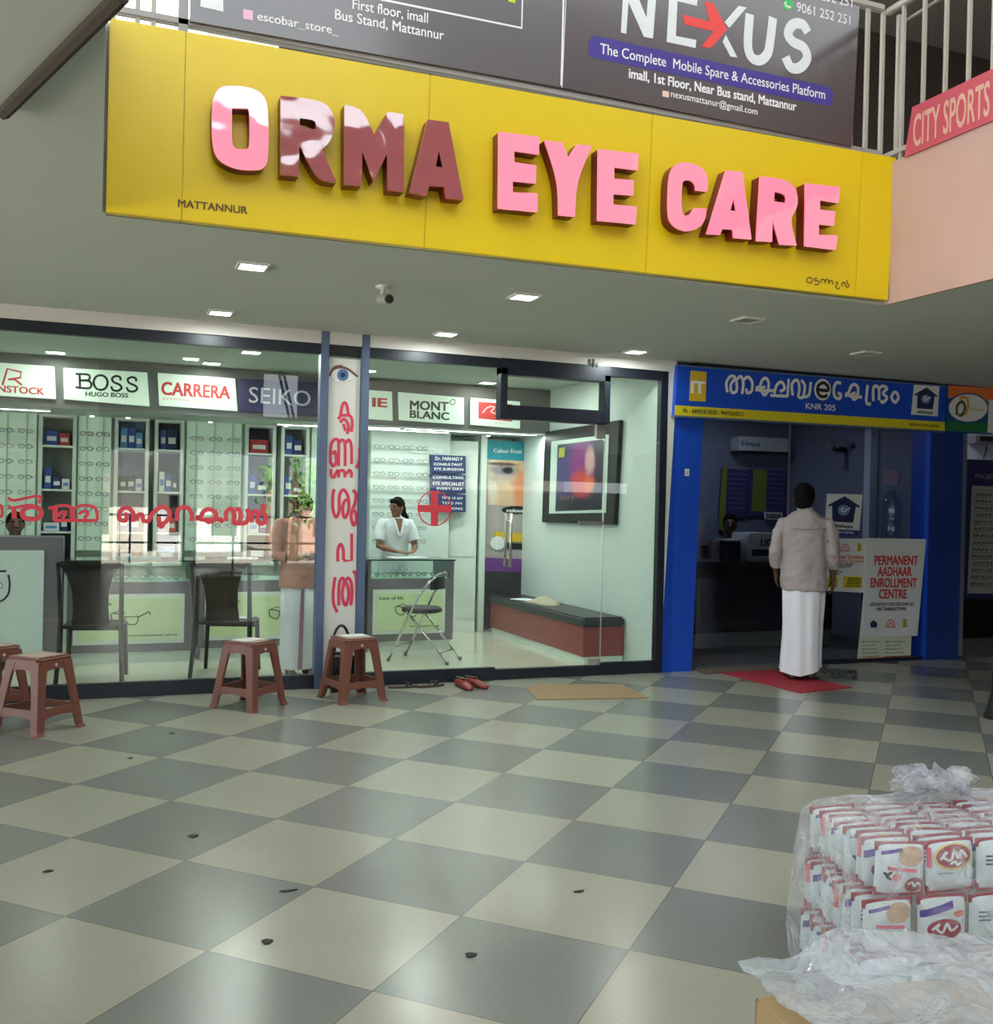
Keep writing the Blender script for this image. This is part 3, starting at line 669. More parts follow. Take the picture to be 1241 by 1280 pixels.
# eyeglasses on the lit wall panels
def eyeglass_mesh():
    mb = MB(); R = .024
    for s in (-1, 1):
        pts = [(s * .033 + R * math.cos(a), 0, .82 * R * math.sin(a)) for a in [2 * PI * k / 14 for k in range(15)]]; mb.tube(pts, .0024, 5, cap=False)
        mb.tube([(s * .057, 0, .008), (s * .063, .02, .008), (s * .06, .12, .006), (s * .058, .135, -.012)], .002, 5)
    mb.tube([(-.010, 0, .006), (0, -.002, .010), (.010, 0, .006)], .002, 5)
    return mb
eg_dark = pm('eyeglass_frame_dark', C(58, 60, 64), .3, .3); eg_gold = pm('eyeglass_frame_gold', C(150, 130, 96), .3, .7); eg_lens = pm('eyeglass_lens_pale', C(208, 226, 220), .05, var=.02)
protos = {}
def eyeglasses(loc, mat, label, group, rz=0):
    if mat.name not in protos:
        o = eyeglass_mesh().build('eyeglasses', mat, None); o.data.transform(Matrix.Translation(o.location)); protos[mat.name] = o; first = o
        g = MB()
        for s in (-1, 1): g.ball((s * .033, .003, 0), (.023, .002, .019), 8)
        g.build('lens', eg_lens, o).matrix_parent_inverse = Matrix.Identity(4)
        o.location = (0, 0, 0); tag(o, label, 'eyeglasses', group); o.location = loc; o.rotation_euler = (0, 0, rz); return o
    c = dup(protos[mat.name], loc, rz, label); c['group'] = group; return c
def eg_panel(px0, px1, label, glab, rows, cols, z0=.9, z1=None):
    x0, x1 = sx(px0), sx(px1); z1 = z1 or NZ1
    r = thing('eyeglass_display', label, 'display', ((x0 + x1) / 2, SHY + .1, z0))
    MB().box(x0, x1, SHY + .05, SHY + .075, z0, z1).build('board', pm('mint_display_board', C(206, 224, 208), .4, var=.04, emit=.12, ecol=C(206, 236, 214)), r)
    mb = MB()
    for c in range(cols):
        x = x0 + (c + .5) * (x1 - x0) / cols; mb.box(x - .006, x + .006, SHY + .03, SHY + .05, z0, z1)
    mb.build('holder_rail', pm('clear_rail', C(196, 214, 206), .2), r)
    n = 0
    for c in range(cols):
        for k in range(rows):
            x = x0 + (c + .5) * (x1 - x0) / cols; z = z0 + .12 + k * (z1 - z0 - .3) / max(1, rows - 1)
            eyeglasses((x, SHY - .10, z), (eg_dark, eg_gold)[(k + c) % 2], 'pair of eyeglasses racked on ' + glab, 'eyeglasses racked on ' + glab)
    return r
eg_panel(-30, 44, 'pale eyeglass display wall at the far left of the shop', 'the far left display wall', 8, 3)
eg_panel(97, 138, 'pale eyeglass display panel between the niche units under the black lettered sign', 'the panel under the black lettered sign', 8, 2)
eg_panel(233, 302, 'pale eyeglass display panel under the red lettered sign', 'the panel under the red lettered sign', 8, 3)
eg_panel(390, 456, 'pale eyeglass display panel behind the eye banner', 'the panel hidden behind the eye banner', 8, 2)
eg_panel(462, 533, 'pale eyeglass display wall behind the woman in white', 'the wall behind the woman in white', 8, 4)
for px, py in ((115, 524), (160, 527), (263, 533), (357, 538), (610, 558)):
    p = at(px, py, Y=2.86); r = thing('spotlight', 'tiny round spotlight under the bulkhead above the wall display', 'light', (p.x, p.y, zb0), 'tiny bulkhead spotlights')
    MB().lathe([(.035, zb0), (.035, zb0 - .008), (.03, zb0 - .012)], (p.x, p.y, 0), 14).build('trim_ring', m_lampf, r); MB().ball((p.x, p.y, zb0 - .012), (.022, .022, .01), 8).build('bulb', m_strip, r)

# counters
m_ctop = glassmat('counter_glass', (.90, .97, .94), .06)
m_poster = pm('lens_poster_green', C(206, 226, 178), .5, var=.06, vscale=3)
def counter(label, x0, x1, y0, y1, pics=(), wide=None, zf=.70, zk=.10, zt_=.89):
    r = thing('display_counter', label, 'counter', ((x0 + x1) / 2, (y0 + y1) / 2, 0))
    MB().box(x0 + .02, x1 - .02, y0 + .03, y1, 0, zk).build('plinth', m_cab, r)
    mb = MB(); mb.box(x0, x1, y0, y1, zk, zf); mb.box(x1 - .045, x1, y0, y1, zf, zt_ - .01); mb.box(x0, x0 + .03, y0, y1, zf, zt_ - .01); mb.build('cabinet', m_grey, r, .004)
    MB().box(x0 + .03, x1 - .045, y0 + .03, y1 - .02, zf, zf + .008).build('tray_bed', pm('mint_bed', C(196, 214, 204), .5), r)
    MB().box(x0 + .03, x1 - .045, y0, y0 + .008, zf, zt_ - .01).build('front_glass', m_ctop, r)
    MB().box(x0 - .01, x1 + .01, y0 - .02, y1 + .02, zt_ - .01, zt_).build('glass_top', m_ctop, r)
    MB().box(x0 - .012, x1 + .012, y0 - .024, y0 - .02, zt_ - .012, zt_ + .001).build('top_edge', pm('green_glass_edge', C(30, 62, 56), .2), r)
    a, b = (x0 + .05, x1 - .09) if wide is None else wide
    MB().box(a, b, y0 - .012, y0, zk + .07, zf - .10).build('poster_frame', m_cab, r, .002)
    MB().box(a + .035, b - .035, y0 - .016, y0 - .012, zk + .105, zf - .135).build('poster', m_poster, r)
    PYc = y0 - .019; za, zbb = zk + .105, zf - .135
    mb = MB(); wv = b - a
    gx = a + wv * (.5 if wv > .9 else .46)
    def gl(pts, wd): ribbon(mb, [(gx + u * .001, PYc, za + (zbb - za) * .5 + v * .001) for u, v in pts], wd, (0, -1, 0))
    gl([(-110, 50), (-100, -10), (-40, -30), (-20, 20), (-30, 40), (-110, 50)], .008); gl([(0, 15), (20, -40), (90, -40), (100, 20), (60, 20), (0, 15)], .008); gl([(-20, 30), (-5, 22), (0, 15)], .008)
    gl([(100, 15), (170, 50), (190, 60), (205, 35)], .010); gl([(-110, 50), (-40, 75), (0, 50)], .006)
    text(mb, 'PROGRESSIVE LENS', (gx + .03, PYc, za + .03), (b - .06, PYc, za + .03), .014, .03)
    text(mb, 'Love of life', (a + .06, PYc, zbb - .06), (a + .30, PYc, zbb - .06), .03, .02)
    mb.build('printed_art', blk, r)
    return r
c_l = counter('grey display counter with green lens poster at the left, behind the black chairs', -.22, .82, 1.53, 2.05)
c_m = counter('long grey display counter with green lens poster behind the man in the pink shirt', .86, 2.36, 1.62, 2.15)
c_r = counter('grey display counter with green lens poster in front of the woman in white', 2.42, 3.29, 1.71, 2.25)
# eyeglasses lying inside the counters
random.seed(3)
for (x0, x1, y, lb) in ((.0, .72, 1.62, 'left'), (.98, 1.5, 1.71, 'middle'), (2.5, 3.2, 1.80, 'right')):
    n = int((x1 - x0) / .14)
    for k in range(n):
        eyeglasses((x0 + k * .14 + .07, y + random.uniform(0, .06), .738), random.choice((eg_dark, eg_gold)), 'pair of eyeglasses lying in a row under the glass of the %s counter' % lb, 'eyeglasses in the %s counter' % lb, random.uniform(-.15, .15))
def flat(name, label, cat, cx, cy, z, w_, d_, h_, mat, rz=0, group=None, bev=.003):
    mb = MB().box(-w_ / 2, w_ / 2, -d_ / 2, d_ / 2, 0, h_, Matrix.Translation((cx, cy, z)) @ Matrix.Rotation(rz, 4, 'Z')); return tag(mb.build(name, mat, None, bev), label, cat, group)
m_paper = pm('paper_white', C(226, 232, 234), .6, var=.04, vscale=20)
flat('tray', 'teal tray lying on the left counter', 'tray', .36, 1.75, .891, .34, .24, .018, boxm['teal'], .1)
flat('paper_stack', 'loose paper stack on the counter under the woman in white', 'papers', 2.85, 1.88, .891, .36, .24, .012, m_paper, .15)
flat('paper_sheet', 'white paper sheet on the middle counter by the pink shirt', 'papers', 1.25, 1.85, .891, .3, .21, .004, m_paper, -.2)
flat('laptop_base', 'black open ledger on the middle counter top', 'ledger', 1.02, 1.82, .891, .14, .18, .02, m_black, .3)
# reception desk at far left
rd = thing('reception_desk', 'white fronted reception desk with grey edge at far left', 'desk', (-.9, 1.6, 0))
px = [xat(64, 760, 1.45), xat(82, 760, 1.45)]
MB().box(-2.4, px[1] - .03, 1.46, 1.95, .06, zat(60, 672, 1.45)).build('cabinet', m_grey, rd, .006)
MB().box(-2.4, px[0] - .06, 1.44, 1.46, .09, zat(50, 688, 1.45)).build('front_panel', pm('white_gloss_panel', C(214, 228, 226), .15, var=.02), rd, .003)
mb = MB(); strokes(mb, [[(-60, 440), (-40, 520), (10, 530), (60, 480), (70, 400), (60, 340)], [(-80, 340), (-20, 318), (45, 312)]], (0, 660), 5.82, 16, dict(Y=1.437)); mb.build('logo', pm('deep_navy_ink', C(28, 36, 50), .5), rd)
mb = MB(); strokes(mb, [[(5, 395), (20, 420), (8, 440), (-10, 420), (5, 395)]], (0, 660), 5.82, 6, dict(Y=1.437)); mb.build('logo', pm('teal_ink', C(70, 130, 140), .5), rd)

# white doors, clinic notice, contact lens stand, mirror-like poster frame, bench
def panel_door(name, label, x0, x1, y, y1=None):
    pass
wd = bpy.data.objects.new('door_2', None); COL.objects.link(wd); wd.location = (3.6, 3.0, 0); struct(wd)
a = Vector((3.66, 3.05, 0)); b = Vector((3.98, 2.95, 0)); dz = Vector((0, 0, 2.15))
MB().slab([a, b, b + dz, a + dz], (.02, .05, 0)).build('door_leaf', m_cab, wd, .004)
mb = MB()
for z0, z1 in ((.15, .75), (.85, 1.45)):
    for u0, u1 in ((.1, .46), (.54, .9)):
        p, q_ = a.lerp(b, u0), a.lerp(b, u1); mb.slab([p + Vector((-.002, -.008, z0)), q_ + Vector((-.002, -.008, z0)), q_ + Vector((-.002, -.008, z1)), p + Vector((-.002, -.008, z1))], (.003, .006, 0))
mb.build('door_panel', m_cab, wd, .002)
jx = 4.02
mb = MB(); mb.box(jx, jx + .07, 2.95, 3.36, 0, 2.3); mb.build('door_frame', m_cab, wd, .004)
NP = dict(Y=2.90); npx = [(538, 568), (582, 571), (582, 641), (540, 638)]
struct(MB().box(2.75, 3.655, 2.97, 3.36, 0, zb0).build('wall_partition', m_shopwall))
cn = thing('clinic_notice', 'navy blue notice with white lines on the wall right of the woman in white', 'notice', at(560, 640, **NP))
m_navyp = pm('navy_print', C(40, 58, 104), .5, var=.05)
for y0, y1 in ((568.5, 590.5), (592.5, 615), (617, 639)):
    t = (y0 - 568) / 70; mb = MB(); ppoly(mb, [(538.5, y0 - .2), (582, y0 + 1.5), (582, y1 + 1.5), (539.5, y1)], NP, (0, .064, 0)); mb.build('panel', m_navyp, cn)
mb = MB(); NT = dict(Y=2.898)
for s_, x0, x1, y, h in (('Dr. FARHAD P', 544, 578, 575, 4.2), ('CONSULTANT', 542, 578, 581.5, 3), ('EYE SURGEON', 543, 579, 587.5, 3), ('CONSULTING', 541, 579, 598, 3.2), ('EYE SPECIALIST', 541, 580, 606, 4), ('EVERY DAY', 546, 578, 612, 3), ('TIME 10 AM', 552, 578, 623.5, 3), ('TO 5 PM', 552, 577, 630, 3), ('BOOKING', 552, 578, 636.5, 3)):
    ptext(mb, s_, (x0, y), (x1, y + .9), h, NT, .02)
mb.build('lettering', wht, cn)
mb = MB(); ptext(mb, 'ZEISS ZONE', (514, 566), (553, 567), 6, dict(Y=2.95), .05); o = mb.build('wall_lettering', pm('pale_wall_ink', C(232, 240, 236), .5), None); tag(o, 'pale raised wall letters above the navy clinic notice', 'lettering')
SYs = 3.0
st = thing('contact_lens_stand', 'tall display stand with teal header, face pictures and purple base, right of the white door', 'display stand', at(636, 780, Y=SYs))
def sp(name, pts, mat, d=.004, Yo=0.0):
    mb = MB(); ppoly(mb, pts, dict(Y=SYs - Yo), (0, d, 0)); return mb.build(name, mat, st)
sp('cabinet', [(606.5, 549), (664, 553), (661, 790), (605, 790)], pm('stand_grey', C(168, 160, 160), .5, var=.05), .3)
sp('header', [(609, 550), (665, 553), (665, 577), (609, 574)], pm('teal_print', C(24, 142, 160), .5, var=.08), .004, .006)
def sb(px, py, rx, ry, col, soft):
    c = at(px, py, Y=SYs - .005); return (c, (abs(at(px + rx, py, Y=SYs - .005).x - c.x), .2, abs(at(px, py + ry, Y=SYs - .005).z - c.z)), col, soft)
sp('picture', [(609, 574), (665, 577), (664, 634), (609, 631)], printmat('eye_portrait_print', C(208, 176, 142), [sb(651, 612, 9, 26, C(218, 140, 100), .5), sb(616, 600, 6, 34, C(216, 206, 190), .4), sb(630, 588, 17, 8, C(140, 136, 142), .45), sb(628, 598, 16, 5, C(190, 170, 160), .4), sb(634, 588, 7, 4, C(30, 28, 36), .35), sb(628, 580, 18, 2, C(90, 70, 60), .5)], .5), .004, .005)
sp('badge', disc(645, 637.5, 18, 5), m_black, .003, .008)
mb = MB(); ptext(mb, 'colours', (633, 640), (658, 640.5), 4.5, dict(Y=SYs - .012), .03); ptext(mb, 'Colour Fresh', (617, 565.5), (652, 567), 5, dict(Y=SYs - .01), .02); mb.build('lettering', wht, st)
sp('picture', [(618, 664), (656, 667), (656, 678), (618, 676)], pm('yellow_print', C(206, 170, 40), .5), .003, .008)
sp('picture', [(628, 678), (657, 680), (657, 687), (628, 686)], m_black, .003, .008)
sp('picture', disc(622, 679, 9, 8.5), pm('white_lens_case', C(224, 228, 230), .4), .012, .014)
sp('base_band', [(606, 697), (664, 699), (664, 715), (606, 714)], pm('purple_print', C(112, 62, 136), .5, var=.08), .004, .006)
sp('base_panel', [(606, 714), (664, 715), (663, 768), (605, 788)], pm('dark_base', C(52, 48, 56), .4, var=.08), .004, .006)
# framed poster on the right wall
WX = 4.555
fp = thing('wall_poster', 'big dark framed colourful portrait poster on the right shop wall', 'poster', (WX, 1.4, 1.27))
def wp(name, pts, mat, d=.004, Xo=0.0, bev=0):
    mb = MB(); ppoly(mb, pts, dict(X=WX - Xo), (d, 0, 0)); return mb.build(name, mat, fp, bev)
F4 = [(681, 540), (774, 525), (767, 656), (677, 653)]
wp('frame', F4, m_black, .045, .045, .004)
wp('mount', [(689, 552), (761, 543), (757, 641), (686, 642)], pm('mint_mount', C(196, 216, 206), .3), .004, .050)
def wb(px, py, rx, ry, col, soft):
    c = at(px, py, X=WX - .054); return (c, (.2, abs(at(px + rx, py, X=WX - .054).y - c.y), abs(at(px, py + ry, X=WX - .054).z - c.z)), col, soft)
wp('print', [(697, 556), (755, 549), (752, 637), (694, 639)], printmat('portrait_print', C(44, 38, 62), [wb(708, 590, 18, 34, C(70, 60, 120), .5), wb(726, 580, 14, 32, C(136, 40, 128), .5), wb(727, 604, 14, 16, C(206, 70, 60), .5), wb(737, 576, 6, 17, C(206, 158, 156), .4), wb(736, 606, 7, 9, C(226, 110, 60), .4), wb(748, 620, 7, 20, C(34, 30, 44), .5), wb(716, 632, 18, 8, C(30, 28, 34), .5)]), .003, .053)
wp('print', [(699, 560), (706, 559), (705, 571), (698, 572)], pm('lime_print', C(180, 190, 60), .3), .002, .056)
mb = MB(); ptx = lambda s_, a, b, h: text(mb, s_, at(*a, X=WX - .06), at(*b, X=WX - .06), h)
ptx('very', (700, 626), (718, 625), .07); mb.build('lettering', pm('ochre_ink', C(130, 112, 84), .5), fp)
# bench
bn = thing('bench', 'dark cushioned bench with maroon base along the right shop wall', 'bench', (4.35, 1.8, 0))
bx0, bx1, by0, by1 = 4.13, 4.545, .52, 2.85
MB().box(bx0 + .02, bx1, by0 + .01, by1, 0, .07).build('plinth', m_cab, bn)
MB().box(bx0, bx1, by0, by1, .07, .34).build('base', pm('maroon_laminate', C(132, 52, 50), .4, var=.08, vscale=4), bn, .004)
MB().box(bx0 - .02, bx1, by0 - .02, by1 + .01, .34, .43).build('seat_cushion', pm('black_leatherette', C(34, 38, 42), .35, var=.1, bump=.1), bn, .02, seg=3)
mb = MB()
random.seed(5)
rings = [[Vector((4.3 + math.cos(a) * .16 * s * (1 + .3 * math.sin(3 * a + s)), 1.75 + math.sin(a) * .28 * s, .432 + .075 * (1 - s) ** .7 + .02 * math.sin(5 * a) * (1 - s))) for a in [2 * PI * k / 20 for k in range(20)]] for s in (1, .8, .55, .3, .1)]
mb.loft(rings); tag(mb.build('folded_cloth', pm('pale_cloth', C(186, 176, 156), .9, var=.15, vscale=30, bump=.3), None, smooth=True), 'crumpled pale cloth lying on the dark bench', 'cloth')
flat('paper_sheet', 'white paper sheet lying on the bench beside the crumpled cloth', 'papers', 4.27, 2.2, .431, .2, .28, .006, m_paper, .3)

# eye banner between the mullions
eb = thing('eye_banner', 'tall white banner with a blue eye and pink vertical script between the two windows', 'banner', (1.755, -.02, .1))
MB().box(1.632, 1.878, -.022, -.004, .08, zat(430, 449, 0)).build('panel', pm('banner_white', C(222, 222, 220), .25, var=.02), eb)
BP = dict(Y=-.0245)
def bp_(name, pts, mat, Y=-.0235):
    mb = MB(); ppoly(mb, pts, dict(Y=Y), (0, .0008, 0)); return mb.build(name, mat, eb)
bp_('eye_picture', disc(428, 469, 15, 9.5), pm('eye_skin_print', C(214, 196, 184), .4, var=.05))
bp_('eye_picture', [(412, 469), (420, 461), (432, 462), (446, 471), (434, 477), (420, 477)], pm('eye_white_print', C(228, 232, 238), .4), -.0245)
bp_('iris', disc(428.5, 468.8, 7.2, 7.5), pm('iris_blue_print', C(84, 118, 178), .4, var=.25, vscale=80), -.0255)
bp_('pupil', disc(428.5, 468.8, 3, 3.2), pm('pupil_dark_print', C(26, 36, 66), .4), -.0265)
mb = MB(); strokes(mb, [[(412, 470), (416, 462), (426, 459), (436, 462), (447, 471)], [(413, 467), (418, 459), (428, 457.5)]], (0, 0), 1, 2.6, dict(Y=-.0275)); mb.build('eyelash', pm('lash_brown_print', C(112, 78, 60), .5, var=.2), eb)
pinki = pm('banner_pink_ink', C(222, 62, 96), .4, var=.03)
o5 = (400, 480); o6 = (400, 620)
mb = MB()
strokes(mb, [[(180, 350), (205, 310), (222, 215), (245, 185), (268, 215), (285, 300), (315, 340), (322, 410), (312, 480)], [(215, 312), (278, 312)], [(200, 385), (235, 352), (270, 380), (285, 440), (270, 500)], [(235, 400), (255, 470)],
 [(105, 800), (105, 650), (125, 575), (160, 550), (185, 590), (185, 820)], [(122, 700), (148, 675), (160, 720), (158, 790), (130, 820), (112, 790)], [(185, 600), (215, 558), (248, 600), (250, 820)], [(250, 600), (288, 558), (313, 620), (315, 800)],
 [(395, 640), (392, 770), (358, 838)], [(110, 850), (112, 915), (140, 932), (158, 890), (180, 865), (187, 935)], [(187, 880), (220, 862), (246, 885), (248, 935)], [(262, 900), (296, 862), (315, 900), (308, 935)]], o5, 8, 30, BP)
strokes(mb, [[(140, -70), (126, 10), (130, 140), (160, 212), (190, 150), (193, 0), (232, -62), (278, 0), (287, 120), (262, 205), (238, 208), (226, 120), (246, 50), (270, 40)], [(325, -60), (358, -20), (350, 70), (322, 140), (312, 220), (335, 292), (362, 250), (358, 170), (335, 145)],
 [(178, 655), (178, 540), (205, 482), (232, 540), (234, 640)], [(200 + 95, 780 - 0)][:0] or [(188, 1095), (186, 980), (194, 870), (220, 820), (250, 842), (284, 820), (312, 870), (320, 970), (308, 1095)], [(250, 845), (282, 930), (284, 1010), (258, 1092), (232, 1050), (222, 970), (236, 890), (250, 845)],
 [(330, 748), (356, 785), (366, 880), (366, 1095)], [(150, 810), (132, 950), (134, 1070), (172, 1165)]], o6, 8, 32, BP)
strokes(mb, [[(234, 645), (316, 645), (316, 375)]], o6, 8, 30, BP, False)
mb.build('lettering', pinki, eb)

# red lettering and cross on the glass
m_dec = pm('red_window_vinyl', C(222, 66, 84), .4, var=.03)
GP = dict(Y=-.0065)
mb = MB(); s5 = ((0, 600), 8.864); s7 = ((130, 600), 5.91)
strokes(mb, [[(-70, 390), (-40, 290), (15, 290), (22, 390), (-30, 410)], [(90, 195), (150, 225), (290, 200), (400, 178), (455, 200), (425, 255)], [(85, 300), (150, 308), (300, 280), (380, 285)],
  [(600, 300), (700, 280), (790, 300), (812, 320)], [(535, 312), (640, 300)], [(812, 320), (900, 282), (1010, 290), (1065, 330), (1080, 440)]], s5[0], s5[1], 36, GP)
strokes(mb, [[(155, 310), (158, 425)], [(345, 295), (430, 315), (455, 370), (415, 425), (345, 430), (275, 420), (245, 365), (285, 310), (345, 295)], [(610, 310), (610, 440)], [(800, 310), (810, 440)]], s5[0], s5[1], 58, GP)
strokes(mb, [[(595, 448), (1085, 448)]], s5[0], s5[1], 40, GP, False)
strokes(mb, [[(650, 410), (660, 370), (725, 350), (712, 400), (690, 425)], [(880, 385), (895, 358), (955, 345), (972, 380), (930, 425)]], s5[0], s5[1], 36, GP)
strokes(mb, [[(215, 310), (215, 245), (180, 207), (140, 212), (112, 250), (118, 292), (160, 298), (168, 262), (148, 250)], [(240, 300), (252, 262), (280, 257), (292, 300), (330, 300), (342, 258)], [(330, 302), (360, 245), (420, 200), (468, 215), (486, 262), (455, 310), (415, 318), (400, 270)], [(400, 320), (420, 345), (440, 325)],
  [(545, 300), (540, 250), (560, 208), (615, 205), (648, 250), (645, 305)], [(690, 300), (692, 272), (722, 292), (860, 290), (860, 315)], [(712, 285), (735, 232), (780, 216), (826, 242), (818, 290), (778, 310), (742, 290)], [(905, 305), (902, 240), (940, 212), (962, 260), (958, 312), (985, 318), (1008, 280), (1000, 220), (968, 218)], [(985, 320), (1046, 315), (1068, 262), (1056, 212)],
  [(1092, 312), (1092, 250), (1125, 232), (1145, 270)], [(1165, 245), (1192, 265), (1188, 308), (1160, 322), (1134, 300), (1142, 258), (1165, 245)], [(1168, 240), (1182, 205), (1165, 182)]], s7[0], s7[1], 34, GP)
tag(mb.build('window_lettering', m_dec, None), 'large red script stuck along the left shop window', 'lettering')
mb = MB(); c7 = (543, 635.5)
strokes(mb, [[(c7[0] + 20.5 * math.cos(a), c7[1] + 21.5 * math.sin(a)) for a in [2 * PI * k / 40 for k in range(41)]]], (0, 0), 1, 1.5, GP, False)
ppoly(mb, [(c7[0] - 4.5, c7[1] - 21), (c7[0] + 4.5, c7[1] - 20.5), (c7[0] + 4.5, c7[1] + 21.5), (c7[0] - 4.5, c7[1] + 21)], GP, (0, .0006, 0))
ppoly(mb, [(c7[0] - 20, c7[1] - 4.5), (c7[0] + 20, c7[1] - 4), (c7[0] + 20, c7[1] + 5), (c7[0] - 20, c7[1] + 4.5)], dict(Y=-.0072), (0, .0006, 0))
tag(mb.build('red_cross_decal', m_dec, None), 'red cross in a circle stuck on the window by the door', 'decal')
# ================================================================== the blue e-service office on the right
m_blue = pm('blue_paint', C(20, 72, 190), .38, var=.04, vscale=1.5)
m_blued = pm('dark_blue_front', C(26, 52, 120), .45, var=.06, vscale=1.5)
m_indigo = pm('indigo_jamb', C(40, 34, 84), .5, var=.1)
OPl = dict(Y=-.03)
def cpil(name, pts, Y, d, mat):
    mb = MB(); ppoly(mb, pts, dict(Y=Y), (0, d, 0)); return struct(mb.build(name, mat, None))
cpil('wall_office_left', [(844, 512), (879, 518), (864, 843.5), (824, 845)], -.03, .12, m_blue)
struct(MB().box(4.74, 5.02, .1, 4, 0, H).build('wall_office_party', m_indigo))
YJ = max(.1, CAM.y + (at(1166, 545, Y=-.02).x - .035) * ray(1139, 600).y / ray(1139, 600).x)   # back edge of the column
xr0 = at(1166, 545, Y=-.02).x; xr1 = at(1206, 545, Y=-.02).x
struct(MB().box(xr0 - .02, xr1 - .02, -.02, YJ, 0, H).build('wall_office_right', m_blued))  # column front in a darker blue than its left face
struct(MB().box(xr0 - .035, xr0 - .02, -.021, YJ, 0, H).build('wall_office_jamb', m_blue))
m_offw = pm('grey_blue_wall', C(112, 120, 146), .7, var=.05, vscale=1.5)
struct(MB().box(5.02, 12, 2.9, 3.0, 0, H).build('wall_office_back', m_offw))
struct(MB().box(8.17, 8.25, .12, 2.9, 0, H).build('wall_office_side', m_offw))
# sign
sg = thing('office_sign', 'blue and yellow office sign with big white script above the glass front', 'sign', (6.2, -.06, 2.3))
def oq(name, pts, mat, Y=-.09, d=.05, par=None):
    mb = MB(); ppoly(mb, pts, dict(Y=Y), (0, d, 0)); return mb.build(name, mat, par or sg)
oq('panel', [(847, 456), (1182, 482.5), (1181, 539.5), (843, 520)], m_blue)
oq('yellow_band', [(843.8, 506.5), (1181, 527.5), (1181, 538.5), (843.2, 519)], pm('yellow_print_band', C(212, 196, 36), .45, var=.03), -.0935, .003)
oq('trim', [(847.5, 455.5), (1182.5, 482), (1182.5, 483.5), (847.5, 457.5)], m_slate, -.096, .06)
oq('trim', [(843, 518.8), (1181, 538.3), (1181, 540.5), (843, 521)], m_slate, -.096, .06)
oq('logo', [(863.5, 463), (883, 465), (882, 502), (861.5, 501)], pm('ochre_logo', C(206, 172, 40), .45), -.095, .003)
mb = MB(); SP = dict(Y=-.0975)
ptext(mb, 'IT', (864, 491), (880.5, 492), 15, SP, .05)
strokes(mb, [[(95, 175), (88, 120), (110, 80), (138, 78), (152, 120), (150, 168), (122, 175), (116, 130), (140, 92)], [(150, 100), (178, 76), (193, 120), (185, 185)], [(188, 108), (220, 80), (248, 112), (244, 168), (216, 178), (212, 152)],
 [(275, 170), (280, 142), (300, 165), (380, 165)], [(292, 152), (310, 102), (332, 88), (350, 115), (344, 170), (322, 192), (306, 155), (330, 140)], [(385, 185), (400, 132), (430, 112), (450, 150), (420, 172)],
 [(500, 195), (495, 125), (528, 100), (542, 155), (535, 200), (562, 205), (575, 135), (552, 100)], [(562, 205), (600, 192), (612, 112)], [(800, 120), (772, 116), (755, 150), (760, 200), (788, 215), (800, 192), (780, 180)],
 [(830, 205), (836, 182), (860, 200), (930, 205)], [(845, 190), (860, 142), (885, 127), (905, 150), (900, 200), (880, 220), (865, 192), (890, 178)], [(965, 130), (956, 220), (965, 248), (985, 245)],
 [(1000, 230), (1000, 152), (1018, 137), (1035, 160), (1035, 225)], [(1035, 150), (1060, 137), (1085, 152), (1060, 182), (1085, 210), (1060, 238), (1045, 225)], [(1135, 173), (1156, 205), (1135, 238), (1113, 205), (1135, 173)]], (890, 455), 4.964, 16, SP)
strokes(mb, [[(360, 195), (470, 200)], [(468, 200), (475, 92)]], (890, 455), 4.964, 15, SP, False)
ptext(mb, 'KNR 205', (1007, 511), (1044, 513.5), 7.5, SP, .02)
ppoly(mb, [(1028 + 10.5 * math.cos(a), 487 + 13.5 * math.sin(a)) for a in [2 * PI * k / 26 for k in range(26)]], SP, (0, .001, 0))
mb.build('lettering', wht, sg)
mb = MB(); strokes(mb, [[(1022, 487), (1034.5, 488), (1034, 482), (1028.5, 478.5), (1023, 482), (1021.5, 488), (1024, 494), (1029, 496), (1034, 494)]], (0, 0), 1, 3.4, dict(Y=-.1005))
ptext(mb, 'Ph : 04902473030 : 9447654012', (854, 516.2), (929, 520.2), 5.5, dict(Y=-.0945), .02); ptext(mb, 'mattannur town, akshaya', (1136, 531.5), (1174, 534), 4, dict(Y=-.0945), .02); mb.build('lettering', blk, sg)
def house_logo(par, tl, tr, br, bl, Y, sheet):
    def P(u, v):
        return (tl[0] * (1 - u) * (1 - v) + tr[0] * u * (1 - v) + br[0] * u * v + bl[0] * (1 - u) * v, tl[1] * (1 - u) * (1 - v) + tr[1] * u * (1 - v) + br[1] * u * v + bl[1] * (1 - u) * v)
    oq('sheet', [P(0, 0), P(1, 0), P(1, 1), P(0, 1)], sheet, Y, .004, par)
    hp = [(.5, .06), (.95, .32), (.93, .37), (.84, .33), (.80, .78), (.2, .78), (.16, .33), (.07, .37), (.05, .32)]
    oq('house_logo', [P(*q) for q in hp], pm('house_navy_ink', C(34, 38, 82), .5), Y - .002, .0015, par)
    oq('globe_logo', [P(.5 + .17 * math.cos(a), .45 + .15 * math.sin(a)) for a in [2 * PI * k / 18 for k in range(18)]], pm('globe_blue_ink', C(110, 140, 180), .5, var=.3, vscale=80), Y - .0035, .001, par)
    mb = MB(); strokes(mb, [[P(.5 + .07 * math.cos(a), .44 + .05 * math.sin(a)) for a in [k * .7 for k in range(8)]], [P(.55, .45), P(.68, .38)]], (0, 0), 1, 1.1, dict(Y=Y - .0045)); mb.build('globe_logo', wht, par)
    mb = MB(); a, b = P(.22, .93), P(.80, .93); ptext(mb, 'akshaya', a, b, (bl[1] - tl[1]) * .09, dict(Y=Y - .002), .05); mb.build('lettering', blk, par)
